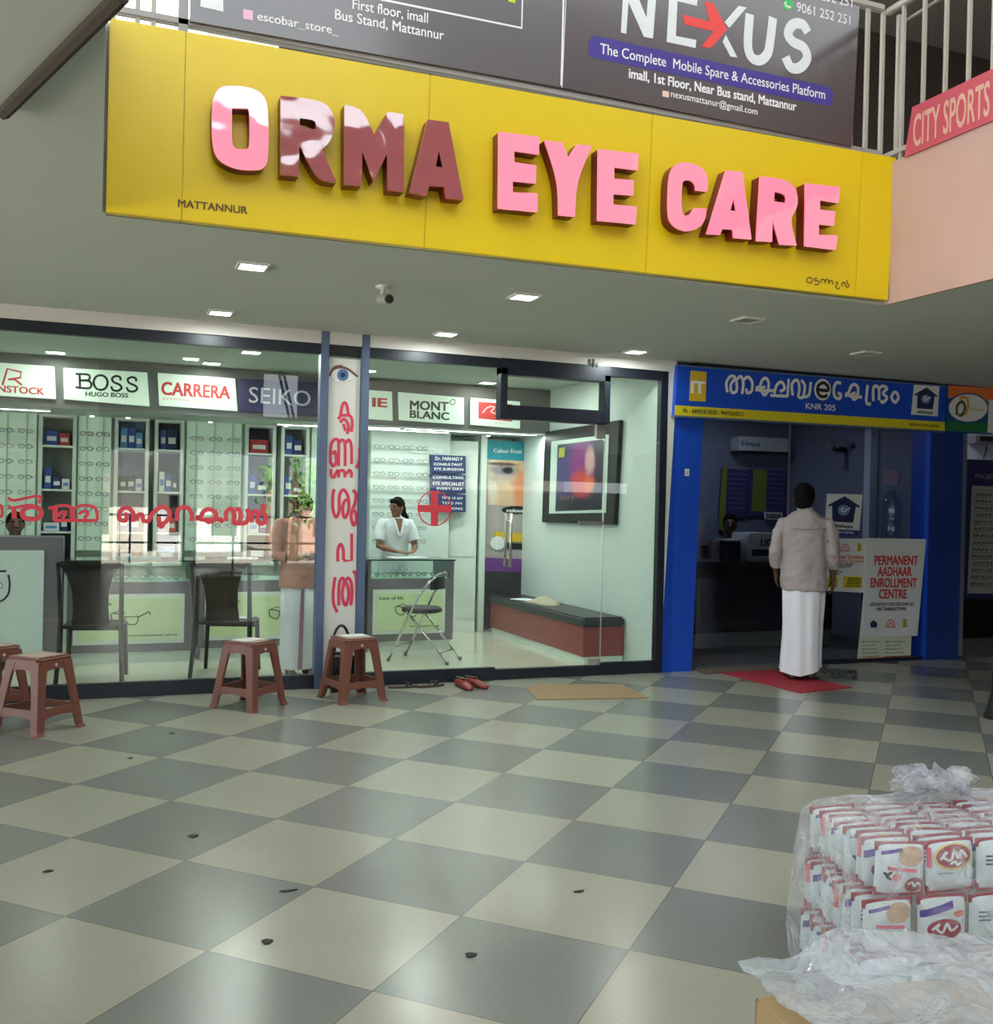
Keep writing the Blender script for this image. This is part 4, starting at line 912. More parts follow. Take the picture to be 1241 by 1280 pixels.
sheetw = pm('poster_sheet_white', C(214, 218, 222), .5, var=.03)
house_logo(sg, (1142.5, 481), (1174, 483), (1172, 520.5), (1139, 518), -.0955, sheetw)
# right hand sign
sg2 = thing('oval_logo_sign', 'orange and green sign with a pale oval emblem right of the blue office sign', 'sign', (8.2, -.06, 2.3))
def o2(name, pts, mat, Y=-.09, d=.05): return oq(name, pts, mat, Y, d, sg2)
o2('panel', [(1184.5, 481), (1242, 485.5), (1240, 543), (1182.5, 539.5)], pm('deep_blue_print', C(30, 74, 130), .5))
o2('band', [(1185.5, 481.5), (1260, 487), (1259, 503), (1185, 497)], pm('orange_print2', C(214, 108, 50), .5), -.0925, .002)
o2('band', [(1183, 526), (1260, 531), (1259, 541), (1182.6, 538)], pm('green_print2', C(34, 110, 60), .5), -.0925, .002)
o2('oval', disc(1210, 510, 26, 19), pm('dark_oval_rim', C(36, 70, 130), .5), -.0945, .001); o2('oval', disc(1210, 510, 24.2, 17.2), sheetw, -.0965, .001)
mb = MB(); strokes(mb, [[(1196, 519), (1196, 508), (1202, 502), (1206, 508), (1203, 518), (1198, 519)]], (0, 0), 1, 3, dict(Y=-.099)); mb.build('logo', pm('olive_ink', C(70, 80, 50), .5), sg2)
mb = MB(); strokes(mb, [[(1199, 498), (1207, 497), (1210, 506), (1206, 519)]], (0, 0), 1, 3, dict(Y=-.0995)); mb.build('logo', pm('amber_ink', C(206, 150, 60), .5), sg2)
mb = MB(); ptext(mb, 'Finance', (1212, 513), (1229, 514), 4, dict(Y=-.099), .01); mb.build('lettering', MATS['amber_ink'], sg2)
o2('panel_edge', [(1236, 500), (1246, 500), (1246, 541), (1234, 541)], sheetw, -.0965, .001)
# glass front: fixed pane and door leaf
w4 = bpy.data.objects.new('window_4', None); COL.objects.link(w4); w4.location = (6.2, 0, 0); struct(w4)
gj = at(987, 600, Y=.02).x
MB().box(4.98, gj - .004, .03, .042, .03, 2.4).build('glass_pane', m_glass_d, w4)
MB().box(gj + .004, xr0 - .04, .03, .042, .03, 2.4).build('glass_pane', m_glass_d, w4)
MB().box(gj - .004, gj + .004, .026, .046, .03, 2.4).build('glass_joint', m_steel, w4)
MB().box(at(1068, 825, Y=.02).x - .6, xr0 - .04, .0, .06, 0, .035).build('window_frame', m_navy, w4)
struct(MB().box(4.9, xr0, -.05, .12, 2.38, H).build('trim_5', m_navy))
# posters on the glass
def poster(label, pts, mat, Y, d=.004):
    r = thing('poster', label, 'poster', at(*pts[3], Y=Y)); oq('sheet', pts, mat, Y, d, r); return r
p1_ = thing('poster', 'white poster with a dark house logo stuck on the glass right of the man', 'poster', at(1055, 668, Y=.01))
house_logo(p1_, (1034, 617), (1078, 618), (1074, 664), (1031, 661), .018, sheetw)
oq('band', [(1031.5, 661), (1074, 663), (1073, 670), (1031, 669)], pm('band_blue_print', C(50, 60, 140), .5), .016, .002, p1_)
mb = MB(); ptext(mb, 'AKSHAYA E CENTRE', (1038, 666), (1067, 667.5), 3, dict(Y=.013), .02); mb.build('lettering', wht, p1_)
p2_ = poster('white enrolment poster with yellow boxes on the glass, its left side behind the man', [(1022, 673), (1095, 673.5), (1080, 741), (1020, 738)], sheetw, .020)
PP = dict(Y=.017)
mb = MB(); ptext(mb, 'Aadhaar Enrolment', (1040, 698), (1082, 699), 5.5, PP, .03); ptext(mb, 'aadhaar kendram', (1040, 702), (1084, 703), 3, PP, .02); mb.build('lettering', redi, p2_)
mb = MB(); ptext(mb, 'AKSHAYA E CENTRE', (1040, 706), (1066, 706.5), 2.6, PP, .04); ptext(mb, 'MATTANNUR TOWN', (1040, 709), (1064, 709.5), 2.6, PP, .04)
for k in range(3): ptext(mb, ('Ph :', 'Tel number', 'Mobile')[k], (1040, 712.5 + 3 * k), ((1048, 1053, 1049)[k], 712.6 + 3 * k), 2.2, PP, .03)
mb.build('lettering', blk, p2_)
m_ybox = pm('yellow_box_print', C(222, 208, 46), .5)
oq('yellow_box', [(1026, 720.5), (1048, 721), (1047, 735), (1024, 735)], m_ybox, .018, .001, p2_); oq('yellow_box', [(1054, 720.5), (1078, 721), (1077, 735.5), (1053, 735)], m_ybox, .018, .001, p2_)
mb = MB()
for k in range(4): ptext(mb, 'ENROLMENT', (1060 - k, 724.5 + 3 * k), (1076.5, 724.7 + 3 * k), 2.2, dict(Y=.0165), .04)
for k in range(3): ptext(mb, 'CHARGE', (1034, 725.5 + 3.2 * k), (1046, 725.7 + 3.2 * k), 2.2, dict(Y=.0165), .04)
mb.build('lettering', blk, p2_)
def seals(par, pts, Y):
    for (x, y), c in zip(pts, (C(34, 50, 90), C(200, 90, 80), C(190, 160, 60))):
        mb = MB()
        if c[0] == C(34, 50, 90)[0]: ppoly(mb, [(x, y - 5), (x + 4.5, y - 1), (x + 3.6, y + 4.5), (x - 3.6, y + 4.5), (x - 4.5, y - 1)], dict(Y=Y), (0, .001, 0))
        elif c[0] == C(200, 90, 80)[0]: strokes(mb, [[(x - 5.5, y + 3), (x - 4, y - 1), (x, y - 4), (x + 4, y - 1), (x + 5.5, y + 3)], [(x - 3, y + 3), (x, y - .5), (x + 3, y + 3)], [(x - 6, y + 4.6), (x + 6, y + 4.6)]], (0, 0), 1, 1.1, dict(Y=Y))
        else: ppoly(mb, [(x - 2.5, y - 5), (x + 2.5, y - 5), (x + 2, y), (x + 3, y + 5), (x - 3, y + 5), (x - 2, y)], dict(Y=Y), (0, .001, 0))
        mb.build('seal', pm('seal_ink_%d' % int(c[0] * 1000), c, .5, var=.2, vscale=60), par)
seals(p2_, [(1039, 683), (1056, 684), (1074, 684)], .017)
p3_ = poster('tall pale printed poster low on the glass, half covered by the red lettered board', [(1080, 735), (1142, 738), (1138, 824), (1071, 829)], pm('poster_sheet_green', C(206, 214, 200), .5, var=.04), .016)
mb = MB()
for k in range(5):
    for a, b in ((1078, 1100), (1107, 1132)): ptext(mb, ('Birth Certificate', 'Income Tax Pan', 'Pension', 'Ration Card', 'Passport')[k], (a, 803 + 4.6 * k), (b - (k * 7) % 9, 802.5 + 4.6 * k), 1.8, dict(Y=.013), .02)
mb.build('lettering', blk, p3_); oq('band', [(1072, 823), (1138, 819), (1138, 824), (1071, 829)], pm('rust_band_print', C(190, 96, 66), .5), .0145, .001, p3_)
p4_ = poster('white board with four lines of big red capitals on the office glass', [(1082, 672.5), (1157.5, 674), (1146.5, 795), (1078, 796)], sheetw, .002, .008)
PQ = dict(Y=-.001)
mb = MB()
for s_, a, b, in (('PERMANENT', (1093, 706), (1147, 706)), ('AADHAAR', (1097, 720), (1139, 720)), ('ENROLLMENT', (1088, 734), (1145.5, 734)), ('CENTRE', (1098.5, 748), (1133, 748))): ptext(mb, s_, a, b, 11.5, PQ, .04)
mb.build('lettering', pm('poster_red_ink', C(206, 50, 56), .5), p4_)
mb = MB(); ptext(mb, 'AKSHAYA E CENTRE KNR 205', (1087, 757.5), (1142, 757), 4.2, PQ, .03); ptext(mb, 'MATTANNUR TOWN', (1096, 763.5), (1132, 763), 4.2, PQ, .04); mb.build('lettering', blk, p4_)
seals(p4_, [(1092, 780), (1113, 779), (1131, 779)], -.001)
sw = thing('sticker', 'tiny white sticker on the blue left column', 'sticker', at(859, 595, Y=-.035)); oq('sheet', [(856, 586), (861.5, 586), (861.5, 595), (856, 595)], sheetw, -.033, .002, sw)
mb = MB(); ptext(mb, 'U', (857.3, 592.5), (860, 592.5), 4, dict(Y=-.0345), .02); mb.build('lettering', blk, sw)
# inside the office
ol = thing('office_fill_light', 'added unseen tube light that brightens the dim office', 'light', (6.4, 1.9, H - .03)); MB().tube([(5.8, 1.9, H - .05), (7.0, 1.9, H - .05)], .018, 8).build('tube', pm('office_fill_tube', C(200, 205, 225), .4, emit=.8), ol); MB().box(5.75, 7.05, 1.87, 1.93, H - .03, H).build('fitting', m_lampf, ol); area('lamp_light', (0, 0, -.06), 1.2, 9, ol, (.82, .88, 1.0), .06)  # unseen tube light added to lift the dark office interior
ac = thing('air_conditioner', 'white wall air conditioner inside the dim office', 'air conditioner', at(955, 570, Y=2.9))
AP = 2.66
mb = MB(); q = [at(925, 545, Y=AP), at(986, 548, Y=AP), at(986, 566, Y=AP), at(925, 564, Y=AP)]; mb.slab(q, (0, .235, 0)); mb.build('casing', pm('ac_white', C(186, 192, 200), .4), ac, .015)
mb = MB(); mb.slab([at(926, 563.5, Y=AP), at(985, 565.5, Y=AP), at(985, 568.5, Y=AP), at(926, 566.5, Y=AP)], (0, .2, 0)); mb.build('air_vent', m_black, ac)
mb = MB(); ptext(mb, 'Lloyd', (927, 556), (949, 558), 5, dict(Y=AP - .004), .03); mb.build('lettering', m_navyp, ac)
def nb(label, pts, strip, face):
    r = thing('notice_board', label, 'notice board', at(*pts[3], Y=2.88)); oq('board', pts, face, 2.86, .035, r); oq('stripe', strip, pm('lime_board_strip', C(120, 140, 50), .5), 2.855, .004, r); return r
m_nb = pm('violet_notice_board', C(62, 58, 116), .5, var=.08, vscale=12)
r = nb('violet service board with a thin lime edge, left on the office back wall', [(903, 585), (934, 588), (931.5, 648), (899, 645)], [(903, 584), (909, 584.5), (906, 664), (898, 662)], m_nb)
mb = MB(); [ptext(mb, 'Service list item', (911, 593 + 6 * k), (933, 594 + 6 * k), 2, dict(Y=2.85), .01) for k in range(8)]; mb.build('lettering', pm('pale_blue_ink', C(130, 130, 170), .5), r)
r = nb('violet service board with a wide lime stripe, right on the office back wall', [(937, 586), (984, 588), (982, 645), (934, 645)], [(942, 587), (959, 588), (957, 640), (939, 639)], m_nb)
mb = MB(); [ptext(mb, 'Certificates fee', (961, 593 + 6 * k), (980, 594 + 6 * k), 2, dict(Y=2.85), .01) for k in range(7)]; mb.build('lettering', MATS['pale_blue_ink'], r)
m_dcount = pm('black_granite_counter', C(34, 32, 38), .25, var=.15, vscale=20)
oc = thing('office_counter', 'long dark office counter behind the glass', 'counter', (6.2, 1.5, 0))
zc = at(900, 702, Y=1.2).z
MB().box(5.04, 7.5, 1.22, 1.8, 0, .16).build('plinth', pm('counter_plinth_grey', C(120, 122, 118), .4), oc); MB().box(5.04, 7.5, 1.2, 1.8, .16, zc - .04).build('body', m_dcount, oc, .004); MB().box(5.03, 7.5, 1.16, 1.84, zc - .04, zc).build('worktop', pm('dark_worktop', C(52, 48, 52), .2, var=.1), oc, .004)
pr = thing('printer', 'white office printer on the counter left of the man', 'printer', at(945, 700, Y=1.55))
zz0 = zc + .001; xa, xb = at(936, 680, Y=1.4).x, at(968, 680, Y=1.4).x; zz1 = at(940, 666, Y=1.4).z
MB().box(xa, xb, 1.4, 1.75, zz0, zz1).build('casing', pm('printer_white', C(196, 204, 208), .4, var=.04), pr, .02); MB().box(xa + .04, xb - .04, 1.385, 1.42, zz0 + .05, zz0 + .12).build('output_slot', m_black, pr)
mb = MB(); a = at(951, 682, Y=1.394); text(mb, 'LIC', a, a + Vector((.14, 0, 0)), .07, .05); mb.build('lettering', m_navyp, pr)
sc_ = thing('office_shelf', 'white shelf plank inside the office under the left notice board', 'shelf', at(925, 674, Y=1.9))
zs_ = at(925, 674, Y=1.5).z; MB().box(at(905, 672, Y=1.5).x, xa - .025, 1.45, 1.66, zs_ - .02, zs_).build('plank', m_paper, sc_); MB().box(at(905, 672, Y=1.5).x + .04, xa - .05, 1.48, 1.64, zc + .001, zs_ - .02).build('support', m_dcount, sc_)
nt_ = thing('desk_nameplate', 'small white nameplate with dark letters on the office wall left of the man', 'nameplate', at(967, 650, Y=2.8)); oq('sheet', [(956, 640), (978, 640.5), (978, 650), (956, 649)], sheetw, 2.83, .02, nt_); mb = MB(); ptext(mb, 'DEEDA', (958, 647.5), (976, 648), 5, dict(Y=2.825), .06); mb.build('lettering', blk, nt_)
random.seed(11)
for k, (x, lb) in enumerate(((5.2, 'white cup on the dark office counter, leftmost'), (5.42, 'silver stapler like tray on the office counter'), (5.62, 'small white dispenser on the office counter, nearest the man'))):
    r = thing(('cup', 'pen_tray', 'tape_dispenser')[k], lb, ('cup', 'tray', 'dispenser')[k], (x, 1.3, zc)); 
    if k == 0: MB().lathe([(.03, zc), (.038, zc + .09), (.034, zc + .09), (.028, zc + .01)], (x, 1.3, 0), 14).build('cup', m_paper, r)
    elif k == 1: MB().box(x - .09, x + .09, 1.25, 1.37, zc, zc + .03).build('tray', m_steel, r, .006)
    else: MB().box(x - .05, x + .05, 1.25, 1.35, zc, zc + .06).build('casing', m_paper, r, .01); MB().box(x - .03, x + .03, 1.24, 1.26, zc + .02, zc + .04).build('slot', m_black, r)
wb = thing('water_bottle', 'big clear water dispenser bottle seen through the office glass by the right column', 'bottle', at(1113, 672, Y=.62))
bx = at(1114, 650, Y=.63); zbt = at(1114, 672, Y=.63).z; ztp = at(1114, 612, Y=.63).z
m_bot = glassmat('bottle_plastic', (.80, .88, .95), .10)
hh = ztp - zbt
MB().lathe([(.098, zbt), (.105, zbt + .02), (.105, zbt + hh * .35), (.099, zbt + hh * .38), (.105, zbt + hh * .42), (.105, zbt + hh * .75), (.085, zbt + hh * .85), (.035, zbt + hh * .93), (.03, zbt + hh)], (bx.x, .63, 0), 24, Matrix.Scale(1, 4)).build('bottle_body', m_bot, wb, smooth=True)
ws = thing('bottle_stand', 'dark stand under the clear water bottle inside the office', 'stand', (bx.x, .63, 0)); MB().box(bx.x - .105, bx.x + .13, .53, .76, 0, zbt - .02).build('cabinet', m_dcount, ws, .01); MB().box(bx.x - .108, bx.x + .133, .525, .765, zbt - .02, zbt - .001).build('top_plate', m_grey, ws, .004)
ntc = thing('paper_notice', 'pale pinkish paper notice on the office side wall above the water bottle', 'notice', at(1114, 610, X=8.16)); MB().slab([at(x, y, X=8.16) for x, y in [(1104, 588), (1124, 589), (1122, 607), (1103, 606)]], (.008, 0, 0)).build('sheet', pm('pinkish_paper', C(150, 130, 150), .6), ntc)
fan = thing('wall_fan', 'small dark wall fan on the grey office wall above the house poster', 'fan', at(1056, 562, X=8.16)); p = at(1056, 562, X=8.16)
mb = MB(); mb.tube([p, p + Vector((-.16, 0, 0))], .03, 10); mb.build('motor', m_black, fan)
for k in range(3):
    a = 2 * PI * k / 3 + .4; c_ = p + Vector((-.15, 0, 0)); u = Vector((0, math.cos(a), math.sin(a))); v = Vector((.25, -math.sin(a), math.cos(a)))
    MB().slab([c_ + u * .03 - v * .02, c_ + u * .17 - v * .05, c_ + u * .17 + v * .05, c_ + u * .03 + v * .02], (.004, 0, 0)).build('blade', m_grey, fan)
# right passage: tiled wall, list board, box
struct(MB().box(xr1, 12, 1.30, 1.40, 1.05, H).build('wall_passage_upper', pm('white_wall_tiles', C(196, 204, 224), .3, var=.04, vscale=2)))
struct(MB().box(xr1, 12, 1.24, 1.40, 0, 1.05).build('wall_passage_lower', pm('black_granite_dado', C(30, 28, 30), .3, var=.2, vscale=20)))
lb_ = thing('list_board', 'blue framed board of printed lines at the right edge beside the blue column', 'notice board', at(1225, 745, Y=.6))
oq('frame', [(1208, 574), (1290, 577), (1283, 750), (1203, 748)], pm('indigo_board_frame', C(44, 44, 96), .5), .58, .04, lb_)
oq('list_sheet', [(1215, 607), (1290, 610), (1283, 742), (1209, 742)], pm('list_sheet_grey', C(170, 172, 170), .5, var=.05), .575, .004, lb_)
mb = MB(); ptext(mb, 'PROJECT', (1219, 598), (1250, 599), 6, dict(Y=.574), .03); mb.build('lettering', MATS['pale_blue_ink'], lb_)
mb = MB()
for k in range(14):
    y = 620 + 8.6 * k; ptext(mb, ('AADHAAR SERVICE', 'PAN CARD', 'PASSPORT', 'VOTER ID', 'BIRTH CERTIFICATE', 'RATION CARD', 'INCOME')[k % 7], (1220 - k * .5, y), (1268 - k * .5, y + .6), 4, dict(Y=.572), .02)
mb.build('lettering', blk, lb_)
mb = MB()
for k in range(15):
    y = 613 + 8.6 * k; strokes(mb, [[(1216 - k * .4, y), (1288 - k * .5, y + .8)]], (0, 0), 1, .6, dict(Y=.573), False)
mb.build('ruled_lines', m_grey, lb_)
pl = thing('passage_fill_light', 'added tube light hidden behind the orange and green sign to brighten the passage', 'light', (8.7, .9, H)); MB().box(8.3, 9.1, .87, .93, H - .04, H).build('fitting', m_lampf, pl); MB().tube([(8.33, .9, H - .055), (9.07, .9, H - .055)], .015, 8).build('tube', pm('passage_fill_tube', C(220, 225, 240), .4, emit=2.0), pl); area('lamp_light', (0, 0, -.09), .7, 6, pl, (.88, .92, 1.0), .05)  # added out of view to brighten the tiled passage wall
vb = thing('vent_box', 'grey box with dark louvre on the white tiled wall at the right edge', 'vent', at(1235, 560, Y=1.29)); oq('casing', [(1221, 544), (1262, 546), (1261, 556), (1219, 554)], m_grey, 1.18, .12, vb); oq('louvre', [(1226, 545.5), (1262, 547.5), (1261, 553), (1225, 551)], m_black, 1.175, .006, vb)
mb = MB(); mb.tube([at(1233, 557, Y=1.29), at(1232, 565, Y=1.29), at(1229, 573, Y=1.29)], .006, 6); tag(mb.build('power_cable', m_black, None), 'thin dark cable on the white tiled wall under the louvre box', 'cable')
bnp = at(1245, 893, Z=0)
lbn = thing('floor_stand', 'black flared foot of a stand cut by the right edge of the photo', 'stand', (bnp.x, bnp.y, 0))
c_ = Vector((at(1250, 898, Z=0).x, at(1250, 898, Z=0).y, 0))
MB().lathe([(.105, 0), (.11, .015), (.085, .09), (.06, .22), (.055, .8), (.06, .82)], c_, 20).build('stand_post', m_black, lbn, smooth=True); MB().lathe([(.112, 0), (.112, .02), (.10, .03)], c_, 20).build('foot_rim', pm('black_rubber', C(14, 14, 15), .7), lbn)
# dark crates added to darken the low end of the passage
for k, (x, wd_, hh, lb) in enumerate(((8.2, .3, .3, 'added dark crate low in the passage beside the blue column'), (8.7, .4, .22, 'added dark flat crate low in the passage at the right edge'))):
    r = thing('crate', lb, 'crate', (x, 1.0, 0)); MB().box(x - wd_ / 2, x + wd_ / 2, .85, 1.2, 0, hh).build('crate_body', pm('dark_crate', C(58, 50, 46), .7, var=.2), r, .006)
    for j in range(3): MB().box(x - wd_ / 2 - .004, x + wd_ / 2 + .004, .846, .852, hh * (.15 + .28 * j), hh * (.15 + .28 * j) + .03).build('crate_slat', m_grey, r)
# ================================================================== loose things on the walkway
m_brown = pm('brown_plastic', C(120, 74, 62), .38, var=.07, vscale=5)
def stool_proto():
    r = thing('plastic_stool', 'x', 'stool', (0, 0, 0), 'brown plastic stools')
    hgt, a, b = .455, .128, .185
    hs = lambda z: b + (a - b) * z / hgt
    def leg(sx_, sy_):
        rings = []
        for z, w_, ex in ((0, .062, .012), (.015, .058, .004), (.03, .058, 0), (.22, .06, 0), (.36, .068, 0), (.43, .085, 0)):
            s = hs(z) + ex; t = .02
            P = [(s, s), (s - w_, s), (s - w_, s - t), (s - t, s - t), (s - t, s - w_), (s, s - w_)]
            ring = [Vector((x * sx_, y * sy_, z)) for x, y in P]
            rings.append(ring)
        return MB().loft(rings)
    for sx_, sy_ in ((1, 1), (-1, 1), (-1, -1), (1, -1)): leg(sx_, sy_).build('leg', m_brown, r, .004)
    for z0, z1, k in ((.10, .15, 'stretcher'), (.375, .44, 'apron')):
        mb = MB()
        s0, s1 = hs(z0), hs(z1)
        for q in range(4):
            M = Matrix.Rotation(q * PI / 2, 4, 'Z')
            rings = [[M @ Vector((x, s0 - .002, z0 + c)), M @ Vector((x, s1 - .002, z1)), M @ Vector((x, s1 - .016, z1)), M @ Vector((x, s0 - .016, z0 + c))] for x, c in ((-s0 + .03, -.02), (-s0 * .5, .0), (0, .008), (s0 * .5, .0), (s0 - .03, -.02))]
            mb.loft(rings)
        mb.build(k, m_brown, r, .002)
    MB().box(-a - .004, a + .004, -a - .004, a + .004, .43, hgt).build('seat', m_brown, r, .012, seg=3)
    mb = MB(); mb.box(-a * .75, a * .75, -a * .75, a * .75, hgt, hgt + .002); mb.build('seat_pattern', pm('worn_printed_seat', C(178, 158, 148), .5, var=.5, vscale=38), r)
    for q in (0, 2): 
        M = Matrix.Rotation(PI + q * PI / 2, 4, 'Z'); mb = MB(); mb.lathe([(.010, 0), (.010, .003), (.006, .004)], (0, 0, 0), 12, Matrix.Rotation(-PI / 2, 4, 'X')); 
        for v in mb.v: v.y, v.z = v.y, v.z + .405
        for v in mb.v: v.y += hs(.405) - .001
        mb.v = [M @ v for v in mb.v]; mb.build('badge', pm('silver_badge', C(210, 190, 190), .4), r)
    return r
sp0 = stool_proto()
sp0.location = at(313, 868, Z=0) * 0 + Vector((1.005, -.565, 0)); sp0.rotation_euler = (0, 0, math.radians(43)); sp0['label'] = 'middle brown plastic stool, in front of the second black chair'
dup(sp0, (1.752, -.50, 0), math.radians(14), 'brown plastic stool standing in front of the white eye banner')
dup(sp0, (-.31, -.94, 0), math.radians(47), 'brown plastic stool at the left edge, the nearer and larger of two')
dup(sp0, (-.62, -.45, 0), math.radians(40), 'brown plastic stool at the left edge, mostly hidden behind the nearer stool')
bl_ = thing('bag', 'black bag with a curved handle behind the stool by the eye banner', 'bag', (1.73, -.20, 0))
MB().box(1.63, 1.83, -.26, -.14, 0, .30).build('bag_body', m_black, bl_, .03, seg=3)
mb = MB(); mb.tube([(1.66 + .07 * (1 - math.cos(a)), -.2, .30 + .2 * math.sin(a)) for a in [PI * k / 12 for k in range(13)]], .011, 8); mb.build('handle', m_black, bl_, smooth=True)
flat('newspaper', 'folded printed newspaper on the middle brown stool', 'newspaper', 1.0, -.56, .4575, .2, .15, .004, pm('newsprint', C(206, 204, 202), .7, var=.4, vscale=60), .6)
flat('newspaper', 'folded printed newspaper on the brown stool by the eye banner', 'newspaper', 1.76, -.49, .4575, .19, .15, .004, MATS['newsprint'], .2)

def black_chair(label, cx, cy, rz):
    r = thing('plastic_chair', label, 'chair', (0, 0, 0), 'black plastic chairs at the left counter')
    MB().box(-.22, .22, -.2, .22, .42, .445).build('seat', m_black, r, .012, seg=3)
    rings = [[Vector((x, -.2 - .13 * t + .02 * (1 - (x / wd_) ** 2) - d_, z)) for x, d_ in [(-wd_, 0), (-wd_ * .5, 0), (0, 0), (wd_ * .5, 0), (wd_, 0), (wd_, .016), (wd_ * .5, .016), (0, .016), (-wd_ * .5, .016), (-wd_, .016)]] for z, wd_, t in ((.45, .135, .0), (.58, .125, .25), (.72, .13, .5), (.84, .165, .8), (.92, .215, 1), (.945, .22, 1.02))]
    MB().loft(rings).build('backrest', m_black, r, .003)
    for s in (-1, 1):
        MB().tube([(s * .225, -.33, .93), (s * .222, -.29, .8), (s * .218, -.24, .6), (s * .216, -.21, .45), (s * .222, -.22, .25), (s * .235, -.27, 0)], [.016, .017, .018, .02, .019, .017], 8, round_ends=False).build('leg', m_black, r, smooth=True)
        MB().tube([(s * .205, .19, .43), (s * .212, .20, .22), (s * .222, .22, 0)], [.02, .018, .016], 8).build('leg', m_black, r, smooth=True)
    MB().box(-.2, .2, .2, .218, .36, .42).build('front_apron', m_black, r, .004)
    r.location = (cx, cy, 0); r.rotation_euler = (0, 0, rz); return r
black_chair('black plastic chair nearest the reception desk, behind the left window', .0, .78, -.12)
black_chair('black plastic chair behind the middle brown stool, with papers on its seat', 1.02, .84, -.32)
flat('newspaper', 'white printed papers lying on the seat of the second black chair', 'papers', 1.12, .92, .4455, .22, .18, .006, MATS['newsprint'], -.3)
mp = thing('shoulder_bag', 'maroon and yellow bag standing on the second black chair', 'bag', (.93, .78, .448))
MB().box(.86, 1.0, .74, .83, .448, .76).build('bag_body', pm('maroon_cloth', C(96, 36, 44), .8, var=.2), mp, .03, seg=3); MB().box(.858, 1.002, .735, .74, .58, .62).build('stripe', pm('yellow_stripe', C(210, 180, 50), .6), mp)
# folding chair of bent chrome tube
fc = thing('folding_chair', 'chrome folding chair with round black seat facing left, in front of the right counter', 'chair', (0, 0, 0))
m_chrome = pm('chrome_tube', C(205, 208, 205), .15, 1.0, var=.03)
for s in (-1, 1): MB().tube([(s * .19, .26, 0), (s * .19, .08, .40), (s * .185, -.02, .60), (s * .16, -.12, .74), (s * .09, -.18, .80), (0, -.19, .81)], .0115, 10).build('tube_frame', m_chrome, fc, smooth=True)
for s in (-1, 1): MB().tube([(s * .165, -.30, 0), (s * .165, -.10, .24), (s * .165, .10, .455)], .0105, 10).build('leg', m_chrome, fc, smooth=True)
mb = MB(); mb.tube([(-.165, -.22, .095), (.165, -.22, .095)], .008, 8); mb.tube([(-.19, .20, .13), (.19, .20, .13)], .008, 8); mb.build('crossbar', m_chrome, fc, smooth=True)
MB().lathe([(.155, .44), (.185, .45), (.185, .475), (.16, .492), (.0, .497)], (0, .02, 0), 28).build('seat', m_black, fc, smooth=True)
MB().loft([[Vector((x, -.10 - .06 * (1 - (x / .17) ** 2) * 1.0 - d_, z)) for x, d_ in [(-.15, 0), (-.08, 0), (0, 0), (.08, 0), (.15, 0), (.15, .02), (.08, .02), (0, .02), (-.08, .02), (-.15, .02)]] for z in (.66, .70, .74, .775)]).build('backrest', m_black, fc, .004)
for q in ((-.165, -.30), (.165, -.30), (-.19, .26), (.19, .26)): MB().lathe([(.016, 0), (.016, .03), (.012, .032)], (q[0], q[1], 0), 10).build('rubber_foot', m_grey, fc)
fc.location = (2.80, 1.12, 0); fc.rotation_euler = (0, 0, math.radians(50))

# footwear and mats
def shoe(r, cx, cy, rz, L, mat, closed=True, sole=None):
    M = Matrix.Translation((cx, cy, 0)) @ Matrix.Rotation(rz, 4, 'Z')
    def ring(x, w_, z): return [M @ Vector((x, w_ * math.cos(a), max(.0, z * .5 + z * .5 * math.sin(a)))) for a in [2 * PI * k / 12 for k in range(12)]]
    if closed:
        MB().loft([ring(L * t, w_ * .9, h_) for t, w_, h_ in ((-.5, .015, .04), (-.46, .032, .065), (-.3, .036, .075), (-.05, .036, .07), (.15, .043, .055), (.35, .042, .042), (.47, .026, .03), (.5, .008, .018))]).build('shoe_upper', mat, r, smooth=True)
        MB().loft([[M @ Vector((L * .3 * math.cos(a) - L * .22, .022 * math.sin(a), .0765)) for a in [2 * PI * k / 12 for k in range(12)]], [M @ Vector((L * .3 * math.cos(a) * .8 - L * .22, .018 * math.sin(a), .070)) for a in [2 * PI * k / 12 for k in range(12)]]]).build('shoe_opening', m_black, r)
    else:
        out = [M @ Vector((L * .5 * math.cos(a), (.036 + .008 * math.cos(a)) * math.sin(a), .0)) for a in [2 * PI * k / 20 for k in range(20)]]
        MB().prism([out], (0, 0, .018)).build('sole', sole or mat, r, .003)
        for a, b in (((.28, 0), (.02, .04)), ((.28, 0), (.02, -.04))):
            MB().tube([M @ Vector((L * a[0], a[1], .018)), M @ Vector((L * (a[0] + b[0]) / 2, b[1] * .8, .045)), M @ Vector((L * b[0], b[1], .012))], .007, 6).build('strap', mat, r, smooth=True)
m_mar = pm('maroon_shoe', C(128, 44, 44), .35, var=.1); m_sand = pm('dark_sandal', C(40, 36, 36), .6, var=.1); m_sole = pm('tan_sole', C(74, 66, 60), .7, var=.1)
p = at(587, 860, Z=0)
for k, dx in enumerate((-.05, .06)):
    r = thing('shoe', ('left', 'right')[k] + ' maroon shoe of the pair on the walkway before the door', 'shoe', (p.x + dx, p.y, 0), 'pair of maroon shoes'); shoe(r, p.x + dx, p.y + .02 * k, -1.45 + .3 * k, .25, m_mar)
p = at(501, 858, Z=0); p2 = at(532, 857, Z=0)
for k, (q, lb) in enumerate(((p, 'left dark sandal of the pair under the window by the eye banner'), (p2, 'right dark sandal of the pair under the window by the eye banner'))):
    r = thing('sandal', lb, 'sandal', (q.x, q.y, 0), 'pair of dark sandals by the shop window'); shoe(r, q.x + .02 * k, q.y - .06, .1 + .15 * k, .25, m_sand, False, m_sole)
